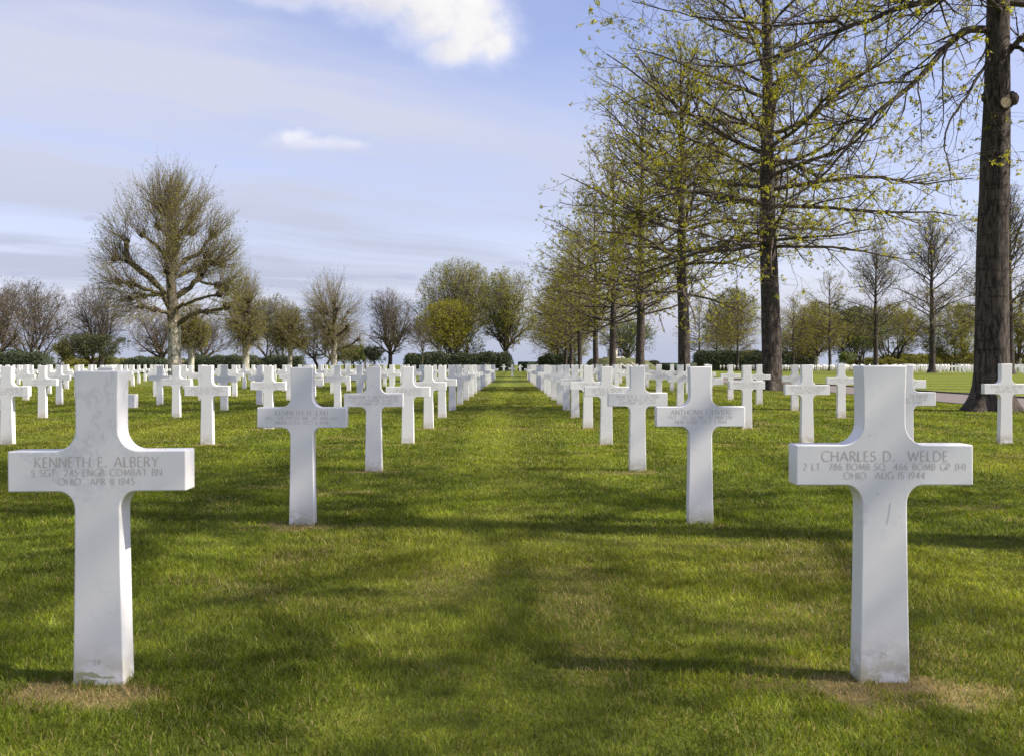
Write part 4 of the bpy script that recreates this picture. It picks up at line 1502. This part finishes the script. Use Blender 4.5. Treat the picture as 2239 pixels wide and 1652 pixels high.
trunk_pts = [zp(1247, 1720) * np.array([1, 1, 0]) - np.array([0, 0, .2]), zp(1247, 1515), zp(1246, 1300), zp(1240, 1180), zp(1226, 1000), zp(1216, 800), zp(1210, 600), zp(1212, 450)]
P_limbs = [
    (zl([(1238, 1160), (1180, 1000), (1080, 880), (960, 800), (938, 740), (945, 640)], -1.2), .26),
    (zl([(1190, 1030), (1110, 990), (1030, 960), (920, 935)], -2.2), .17),
    (zl([(1240, 1150), (1170, 1130), (1090, 1108)], -2.4), .17),
    (zl([(1240, 1030), (1300, 1000), (1390, 910), (1440, 840), (1452, 720)], 1.0), .25),
    (zl([(1225, 880), (1280, 770), (1400, 720), (1440, 625), (1480, 560)], 1.8), .18),
    (zl([(1255, 1230), (1310, 1195), (1420, 1140), (1560, 1128), (1640, 1100)], -.8), .20),
    (zl([(1240, 1120), (1330, 1090), (1450, 1050), (1620, 1020)], -2.0), .15),
    (zl([(1390, 910), (1480, 930), (1600, 965)], .4), .11),
    (zl([(1445, 770), (1500, 770), (1555, 782)], 1.4), .09),
    (zl([(1212, 800), (1165, 690), (1110, 640), (1070, 600)], -1.6), .15),
    (zl([(1216, 720), (1260, 620), (1268, 540)], -1.2), .13),
    (zl([(1225, 680), (1280, 560), (1330, 440)], 1.6), .14),
    (zl([(1208, 620), (1160, 560), (1100, 510)], 1.0), .10),
    (zl([(1210, 470), (1185, 430), (1160, 408)], -.8), .10),
    (zl([(1212, 450), (1225, 420), (1238, 398)], .5), .10),
    (zl([(960, 800), (920, 775), (868, 770)], -1.4), .10),
    (zl([(1230, 980), (1240, 900), (1290, 830)], -3.2), .15),
    (zl([(1230, 1000), (1200, 900), (1120, 800)], 3.2), .16),
    (zl([(1225, 900), (1290, 840), (1330, 800)], 3.4), .14),
    (zl([(1280, 580), (1310, 575), (1352, 565)], .8), .07),
    (zl([(1230, 760), (1290, 745), (1315, 680)], -2.2), .09),
    (zl([(1180, 1010), (1000, 1020), (890, 1040)], 1.2), .12),
]
pol = pollard('plane_tree', 7, trunk_pts, [.66, .54, .50, .50, .40, .32, .25, .18], P_limbs, PZ, shoot=3.6, n_sh=38, leafn=1.25, leaf=.085,
              centre=zp(1220, 950), env=np.array([6.5, 6.3, 10.5]), shoot_r=.012)
pol.location = PB
tag(pol, 'largest pollarded plane with pale mottled trunk and knuckled limbs', 'tree', 'pollarded planes behind the crosses')


def auto_pollard(seed, H, RX, z_fork, r0):
    rg_ = np.random.default_rng(seed)
    tp = [(0, 0, -.2), (0, 0, 0), (.05, 0, z_fork * .5), (.1, 0, z_fork), (.12, 0, z_fork + (H - z_fork) * .28), (.1, 0, z_fork + (H - z_fork) * .52)]
    ls = []
    n_ = 13
    for k in range(n_):
        a = k * 2.4 + rg_.uniform(-.3, .3)
        zb = z_fork * (.85 + .0 * k) + (H - z_fork) * .42 * k / n_
        rad_ = RX * rg_.uniform(.42, .68) * (1 - .5 * k / n_)
        e = np.array([math.cos(a) * rad_, math.sin(a) * rad_, zb + rg_.uniform(.10, .24) * (H - z_fork)])
        mid = np.array([e[0] * .62, e[1] * .62, zb + (e[2] - zb) * .35])
        ls.append(([(.08, 0, zb), mid, e], r0 * rg_.uniform(.30, .48)))
    return pollard('plane_tree', seed, tp, [r0 * 1.15, r0, r0 * .9, r0 * .85, r0 * .6, r0 * .35], ls, 0, shoot=(H - z_fork) * .40, n_sh=32, leafn=.75, leaf=.105,
                   centre=(0, 0, z_fork + (H - z_fork) * .34), env=np.array([RX, RX, (H - z_fork) * .66]), shoot_r=.013)


for k, (px_, Z, ytop, rxp, rr_, lb) in enumerate((
        (535, 112, 566, 52, .42, 'pollarded plane next to the largest one on its right, thin pale trunk'),
        (416, 122, 640, 46, .40, 'pollarded plane partly hidden behind the largest plane, speckled trunk'),
        (632, 135, 655, 50, .32, 'smallest pollarded plane, slim trunk over the long dark hedge'),
        (728, 138, 574, 80, .44, 'pollarded plane with broad dense head, rightmost of its kind'),)):
    pt = auto_pollard(60 + k, hgt(ytop, Z), rxp * Z / F, 3.6, rr_)
    pt.location = ((px_ - 1118) / F * Z, Z, 0)
    tag(pt, lb, 'tree', 'pollarded planes behind the crosses')


# ------------------------------------------------------------------ hedges and shrubs
def hedge(name, px0, px1, Z, y_top, depth, label, mat='hedge_leaf', leaf=.16, seed=1, lumpy=.22, dens=95, cat='hedge', roundness=.8, group=None):
    """bushy mass: a lumpy core clad in leaves"""
    rng = np.random.default_rng(seed)
    x0, x1 = (px0 - 1118) / F * Z, (px1 - 1118) / F * Z
    Wd = x1 - x0
    g0 = float(ground_h(0, Z))
    Ht = hgt(y_top, Z) - g0
    root = link(name, None, loc=((x0 + x1) / 2, Z, g0))
    nu, nv = max(20, int(Wd * 2.2)), 22
    us = np.linspace(-1, 1, nu)
    th = np.linspace(0, np.pi, nv)
    fx = [rng.uniform(.5, 2.6, 6), rng.uniform(0, 6.28, 6)]
    prof = 1 + lumpy * .5 * sum(np.sin(us * Wd * .5 * fx[0][k] + fx[1][k]) for k in range(6)) / 3
    endf = np.clip(1 - np.abs(us) ** (Wd * 1.0 + 2), 0.02, 1) ** .5
    hx = Ht * prof * endf ** roundness
    V = np.zeros((nu, nv, 3))
    for i_ in range(nu):
        cz_, sz_ = np.cos(th), np.sin(th)
        ex = .55
        V[i_, :, 0] = us[i_] * Wd / 2
        V[i_, :, 1] = -np.sign(cz_) * np.abs(cz_) ** ex * depth / 2 * (.35 + .65 * endf[i_]) * (1 + rng.normal(0, .03, nv))
        V[i_, :, 2] = sz_ ** ex * hx[i_] * (1 + rng.normal(0, .03, nv)) - .05
    q = []
    for i_ in range(nu - 1):
        for j_ in range(nv - 1):
            a_ = i_ * nv + j_
            q.append((a_, a_ + nv, a_ + nv + 1, a_ + 1))
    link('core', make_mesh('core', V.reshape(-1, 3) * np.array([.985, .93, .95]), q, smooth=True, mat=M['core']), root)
    area = Wd * (Ht * 2 + depth)
    n = int(min(area * dens, 26000))
    ii, jj = rng.integers(0, nu - 1, n), rng.integers(0, nv - 1, n)
    f1, f2 = rng.random((n, 1)), rng.random((n, 1))
    pos_ = V[ii, jj] * (1 - f1) * (1 - f2) + V[ii + 1, jj] * f1 * (1 - f2) + V[ii, jj + 1] * (1 - f1) * f2 + V[ii + 1, jj + 1] * f1 * f2
    pos_ += rng.normal(0, .09, pos_.shape)
    gl = Geo()
    gl.add(*leaves(rng, pos_, leaf, -.2, 1.8))
    link('foliage', gl.mesh('foliage', M[mat], smooth=False), root)
    tag(root, label, cat, group)
    return root


hedge('shrub_mass', -60, 115, 108, 771, 3.0, 'dark evergreen shrub mass under the many-stemmed brown tree', seed=2, cat='shrub')
hedge('shrub_mass', 262, 395, 130, 785, 3.0, 'low dark shrub bank behind the largest plane trunk', seed=3, cat='shrub', lumpy=.3)
hedge('hedge', 402, 668, 145, 779, 3.0, 'long low dark hedge behind three pale plane trunks', seed=4)
hedge('shrub_mass', 880, 1122, 186, 773, 5.0, 'large rounded dark evergreen shrub mass at the left of the aisle end', seed=5, leaf=.24, dens=60, cat='shrub')
hedge('shrub_mass', 1172, 1262, 220, 776, 5.0, 'rounded dark shrubs seen between far trunks of the path oaks', seed=6, leaf=.26, dens=50, cat='shrub')
hedge('hedge', 1512, 1782, 262, 768, 5.0, 'tall smooth dark hedge across the lawn behind the far crosses', seed=7, leaf=.28, dens=40, lumpy=.1)
hedge('shrub_mass', 1850, 2135, 240, 786, 5.0, 'green rough shrub bank behind the crowded far crosses', 'olive_leaf', seed=8, leaf=.3, dens=45, cat='shrub', lumpy=.35)
hedge('shrub_mass', 1395, 1442, 240, 790, 4.0, 'small dark bush on the horizon right of the grassy mound', seed=9, leaf=.26, dens=50, cat='shrub')
hedge('shrub', 385, 440, 230, 789, 3.0, 'pale blossoming bush on the horizon behind the crosses', 'blossom', seed=10, leaf=.25, dens=30, cat='shrub', lumpy=.4)
hedge('shrub', 300, 352, 235, 779, 4.0, 'brown budding bush in front of the red roofs', 'brown_leaf', seed=12, leaf=.3, dens=35, cat='shrub', lumpy=.4)
hedge('shrub', 196, 262, 215, 784, 3.0, 'olive brown bush on the horizon under the low green tree', 'olive_leaf', seed=13, leaf=.28, dens=35, cat='shrub', lumpy=.4)
hedge('far_wood', 1930, 2290, 900, 779, 30.0, 'distant low wood on the horizon across the lawn', 'olive_leaf', seed=14, leaf=1.6, dens=2.0, cat='wood', lumpy=.45)['kind'] = 'stuff'
hedge('far_wood', -200, 560, 800, 788, 30.0, 'distant low wood on the horizon behind the roofs', 'olive_leaf', seed=15, leaf=1.5, dens=2.0, cat='wood', lumpy=.45)['kind'] = 'stuff'

# clipped box hedges at the end of the aisle and beside the mound
def clip_hedge(px0, px1, Z, y_top, dep, label):
    x0, x1 = (px0 - 1118) / F * Z, (px1 - 1118) / F * Z
    g0 = float(ground_h(0, Z))
    o_ = link('clipped_hedge', box_mesh('clipped_hedge', [(-(x1 - x0) / 2, (x1 - x0) / 2, -dep / 2, dep / 2, -.3, hgt(y_top, Z) - g0)], M['clipped'], .08), loc=((x0 + x1) / 2, Z, g0))
    tag(o_, label, 'hedge', 'square clipped hedges')


clip_hedge(1131, 1176, 192, 790.5, 2.4, 'square clipped dark hedge closing the right of the aisle end')
clip_hedge(1436, 1520, 214, 793.5, 2.0, 'low square clipped hedge right of the grassy mound')

# ------------------------------------------------------------------ mound, monument, stair
MZ = 205.0
g0 = float(ground_h(0, MZ)) * .6


def mx(px_):
    return (px_ - 1118) / F * MZ


xa, xb, xc_, xd = mx(1262), mx(1294), mx(1392), mx(1462)
mh = hgt(783.5, MZ)
nu, nv = 60, 26
V = []
cxm, hw = (xb + xc_) / 2, (xc_ - xb) / 2
for i_ in range(nu):
    a = 2 * math.pi * i_ / nu
    for j_ in range(nv):
        s_ = j_ / (nv - 1)
        rr_ = 1 - s_
        dxn, dyn = math.cos(a), math.sin(a)
        ox = (xd - cxm if dxn > 0 else cxm - xa)
        oy = 8.5
        tr_ = s_
        prof_ = 0.5 - .5 * math.cos(math.pi * min(1, tr_ / .55)) if tr_ < .55 else 1.0
        V.append((dxn * ((hw + (ox - hw) * max(0, 1 - tr_ / .55)) if tr_ < .55 else hw * (1 - (tr_ - .55) / .45)),
                  dyn * ((4.2 + (oy - 4.2) * max(0, 1 - tr_ / .55)) if tr_ < .55 else 4.2 * (1 - (tr_ - .55) / .45)),
                  (mh - g0) * prof_ - .1 * (tr_ == 0)))
q = [(i_ * nv + j_, ((i_ + 1) % nu) * nv + j_, ((i_ + 1) % nu) * nv + j_ + 1, i_ * nv + j_ + 1) for i_ in range(nu) for j_ in range(nv - 1)]
o = link('mound', make_mesh('mound', V, q, smooth=True, mat=M['mound']), loc=(cxm, MZ, g0))
o['kind'] = 'structure'
# monument on top
mon = link('monument', None, loc=(mx(1337.5), MZ, mh - .02))
tag(mon, 'pale stone pylon standing on top of the grassy mound', 'monument')
bw = (1348 - 1327) / F * MZ
bh = (782 - 762.5) / F * MZ
link('pylon', box_mesh('pylon', [(-bw / 2, bw / 2, -.7, .7, .28, bh)], M['stone'], .03), mon)
link('coping', box_mesh('coping', [(-bw / 2 - .05, bw / 2 + .05, -.75, .75, bh, bh + .12)], M['stone'], .02), mon)
link('plinth', box_mesh('plinth', [(-bw / 2 - .85, bw / 2 + .85, -1.5, 1.5, -.05, .28)], M['stone'], .02), mon)
sta = link('stone_stair', None, loc=(mx(1345), MZ - 1.2, 0))
tag(sta, 'stone stair with side walls climbing the mound to the pylon', 'stair')
nst = 14
L, Lw1, Lw2 = [], [], []
dx_s = (mx(1375) - mx(1345)) / nst
for k in range(nst):
    z1 = (mh) * (1 - k / nst)
    L.append((dx_s * k - 1.0, dx_s * k + 1.0, -.55 * (k + 1) - .2, -.55 * k - .2, g0, z1 + .02))
    Lw1.append((dx_s * k - 1.35, dx_s * k - 1.003, -.55 * (k + 1) - .2, -.55 * k - .2, g0, z1 + .30))
    Lw2.append((dx_s * k + 1.003, dx_s * k + 1.35, -.55 * (k + 1) - .2, -.55 * k - .2, g0, z1 + .30))
link('flight', box_mesh('flight', L, M['stone']), sta)
link('side_wall', box_mesh('side_wall', Lw1, M['stone']), sta)
link('side_wall', box_mesh('side_wall', Lw2, M['stone']), sta)

# stone bench across the lawn
bn = link('stone_bench', None, loc=((1752 - 1118) / F * 150, 150, 0))
tag(bn, 'low grey stone bench on the far side of the lawn before the crosses', 'bench')
link('seat', box_mesh('seat', [(-1.15, 1.15, -.3, .3, .36, .46)], M['grey_stone'], .015), bn)
for sx in (-.72, .72):
    link('leg', box_mesh('leg', [(sx - .16, sx + .16, -.24, .24, -.02, .36)], M['stone'], .01), bn)


# ------------------------------------------------------------------ houses far behind on the left
def house(px_, Z, w, d, wall_h, roof_h, roof, label, rz):
    r_ = link('house', None, loc=((px_ - 1118) / F * Z, Z, 0), rotz=rz)
    tag(r_, label, 'house')
    link('wall', box_mesh('wall', [(-w / 2, w / 2, -d / 2, d / 2, -.2, wall_h)], M['render']), r_)
    V = [(-w / 2 - .4, -d / 2 - .4, wall_h + .003), (w / 2 + .4, -d / 2 - .4, wall_h + .003), (w / 2 + .4, d / 2 + .4, wall_h + .003), (-w / 2 - .4, d / 2 + .4, wall_h + .003),
         (-w / 2 - .4, 0, wall_h + roof_h), (w / 2 + .4, 0, wall_h + roof_h)]
    rf = link('roof', make_mesh('roof', V, [(0, 1, 5, 4), (2, 3, 4, 5), (3, 2, 1, 0)], [(0, 4, 3), (1, 2, 5)], mat=M[roof]), r_)
    link('chimney', box_mesh('chimney', [(w * .22, w * .22 + .7, -.35, .35, wall_h + roof_h * .55, wall_h + roof_h + .45)], M[roof]), rf)
    for sx in (-.28, .28):
        link('window', box_mesh('window', [(sx * w - .5, sx * w + .5, -d / 2 - .03, -d / 2 + .05, .9, 2.1)], M['glass']), r_)


house(332, 300, 8, 8, 0.9, 1.15, 'red_tile', 'red tiled roof far behind the brown bush', .2)
house(365, 320, 9, 8, 1.0, 1.3, 'red_tile', 'larger red tiled roof right of the low green tree stem', -.15)
house(106, 260, 5, 6, 1.0, 1.5, 'grey_tile', 'grey slate gable behind the end of the shrub mass', .8)

# small leafless rose bush by a cross
rb = round_tree('rose_bush', 190, .75, .28, .12, .02, 'brown_leaf', .03, .3, stems=3, n1=9, n2=24, n3=70, n4=120, twig_r=.004)
rb.location = ((953 - 1118) / F * 58, 58, 0)
tag(rb, 'small leafless reddish bush between crosses left of the aisle', 'bush')

# ------------------------------------------------------------------ grass blades
rng = np.random.default_rng(9)


def vnoise(x, y, seed, sc):
    """value noise on a lattice"""
    rg_ = np.random.default_rng(seed)
    tab = rg_.random((256, 256))
    fx_, fy_ = x * sc, y * sc
    ix, iy = np.floor(fx_).astype(int), np.floor(fy_).astype(int)
    tx, ty = fx_ - ix, fy_ - iy
    tx, ty = tx * tx * (3 - 2 * tx), ty * ty * (3 - 2 * ty)
    A = tab[ix % 256, iy % 256]
    B = tab[(ix + 1) % 256, iy % 256]
    C = tab[ix % 256, (iy + 1) % 256]
    D = tab[(ix + 1) % 256, (iy + 1) % 256]
    return (A * (1 - tx) + B * tx) * (1 - ty) + (C * (1 - tx) + D * tx) * ty


bands = [(2.3, 4.0, 15000), (4.0, 6.0, 10000), (6.0, 9.0, 5600), (9.0, 14.0, 2600), (14.0, 22.0, 1100), (22.0, 34.0, 420), (34.0, 50.0, 150)]
bx, by = [], []
for y0_, y1_, dn_ in bands:
    hwm = lambda y: .5 * y + 2.1
    area = (hwm(y0_) + hwm(y1_)) * (y1_ - y0_)
    n = int(area * dn_)
    y = np.sqrt(rng.uniform(y0_ ** 2, y1_ ** 2, n))
    x = rng.uniform(-1, 1, n) * hwm(y)
    bx.append(x)
    by.append(y)
bx, by = np.concatenate(bx), np.concatenate(by)
keep = bx < PX0 - .15
bx, by = bx[keep], by[keep]
# thin out where turf is worn
fn = vnoise(bx, by, 1, 9.0)
md = vnoise(bx, by, 2, 1.6) * .6 + vnoise(bx, by, 3, 4.5) * .4
lo = vnoise(bx, by, 4, .35)
row_ = np.round((by - .05) / DROW)
cf_ = np.where(row_ <= 8, 1.0, conv(row_))
xc = bx / cf_ - COL24
ddx_ = xc - np.round(xc / DCOL) * DCOL
ddy_ = by - .05 - row_ * DROW
pm_ = 1 - ((ddx_ + .03) / .37) ** 2 - ((ddy_ + .13) / .21) ** 2 + (md - .5) * 3.4 + (vnoise(bx, by, 6, .9) - .5) * 2.6
pm_ = pm_ + (fn - .5) * 2.6
pm_ = np.clip((pm_ + .05) / 1.1, 0, 1) * (bx < 8) * (row_ >= 1)
extra = np.clip((vnoise(bx, by, 8, .8) - .62) * 4, 0, 1) * np.clip((vnoise(bx, by, 12, 3.1) - .52) * 5, 0, 1)
dry = np.clip(np.maximum(pm_, extra * .55), 0, 1)
n = len(bx)
keep = rng.random(n) > dry * .45
bx, by, fn, md, lo, dry = [q_[keep] for q_ in (bx, by, fn, md, lo, dry)]
n = len(bx)
strip = np.clip(1 - np.abs(bx + .06) / .7 + (vnoise(bx, by, 21, 2.0) - .5), 0, 1)
size = .62 + .75 * vnoise(bx, by, 5, 2.2)
hgt_ = rng.uniform(.015, .036, n) * size * (1 - .35 * dry) * (1 + .010 * np.clip(by - 5, 0, 40))
wid_ = np.maximum(rng.uniform(.0018, .0034, n), .00062 * by)
ang_ = rng.uniform(0, 2 * np.pi, n)
# tufts lean together
lean_dir = vnoise(bx, by, 7, 3.0) * 2 * np.pi * 2 + rng.normal(0, 1.7, n)
lean = rng.uniform(.2, 1.25, n) * hgt_
base = np.stack([bx, by, np.full(n, -.004)], -1)
sd = np.stack([np.cos(ang_), np.sin(ang_), np.zeros(n)], -1) * wid_[:, None] * .5
ld = np.stack([np.cos(lean_dir), np.sin(lean_dir), np.zeros(n)], -1)
mid = base + ld * (lean * .35)[:, None] + np.array([0, 0, 1]) * (hgt_ * .62)[:, None]
tip = base + ld * lean[:, None] + np.array([0, 0, 1]) * hgt_[:, None]
V = np.stack([base - sd, base + sd, mid + sd * .85, mid - sd * .85, tip], 1).reshape(-1, 3)
b0 = np.arange(n) * 5
Q = np.stack([b0, b0 + 1, b0 + 2, b0 + 3], -1)
T = np.stack([b0 + 3, b0 + 2, b0 + 4], -1)
ca_, cb_ = np.array([.066, .108, .008]), np.array([.240, .270, .022])
mixf = np.clip(md * .75 + rng.normal(0, .22, n) + .12, 0, 1)[:, None]
col = ca_ * (1 - mixf) + cb_ * mixf
yel = np.clip((lo - .5) * 1.6 + rng.normal(0, .15, n), 0, .40)[:, None]
col = col * (1 - yel) + np.array([.285, .275, .036]) * yel
col = col * (1 - .42 * strip[:, None]) + np.array([.250, .265, .038]) * .42 * strip[:, None]
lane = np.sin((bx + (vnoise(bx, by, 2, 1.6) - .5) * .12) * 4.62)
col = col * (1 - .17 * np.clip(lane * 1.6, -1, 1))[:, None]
tuft = vnoise(bx, by, 22, 14.0) * .6 + vnoise(bx, by, 23, 37.0) * .4
col = col * (np.clip(.42 + 1.15 * tuft, .35, 1.5) * rng.uniform(.55, 1.45, n))[:, None]
straw = (rng.random(n) < (0.05 + .82 * dry))[:, None]
col = np.where(straw, np.array([.43, .32, .15]) * rng.uniform(.55, 1.2, (n, 1)), col)
vc = np.repeat(col, 5, axis=0)
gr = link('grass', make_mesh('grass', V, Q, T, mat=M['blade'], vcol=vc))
gr['kind'] = 'stuff'
tag(gr, 'short mown spring grass between the crosses, straw-coloured in patches', 'grass')
print('near crosses', N_NEAR, 'far', N_FAR, 'ind right', len(ind), 'rest', len(rest), 'blades', n)
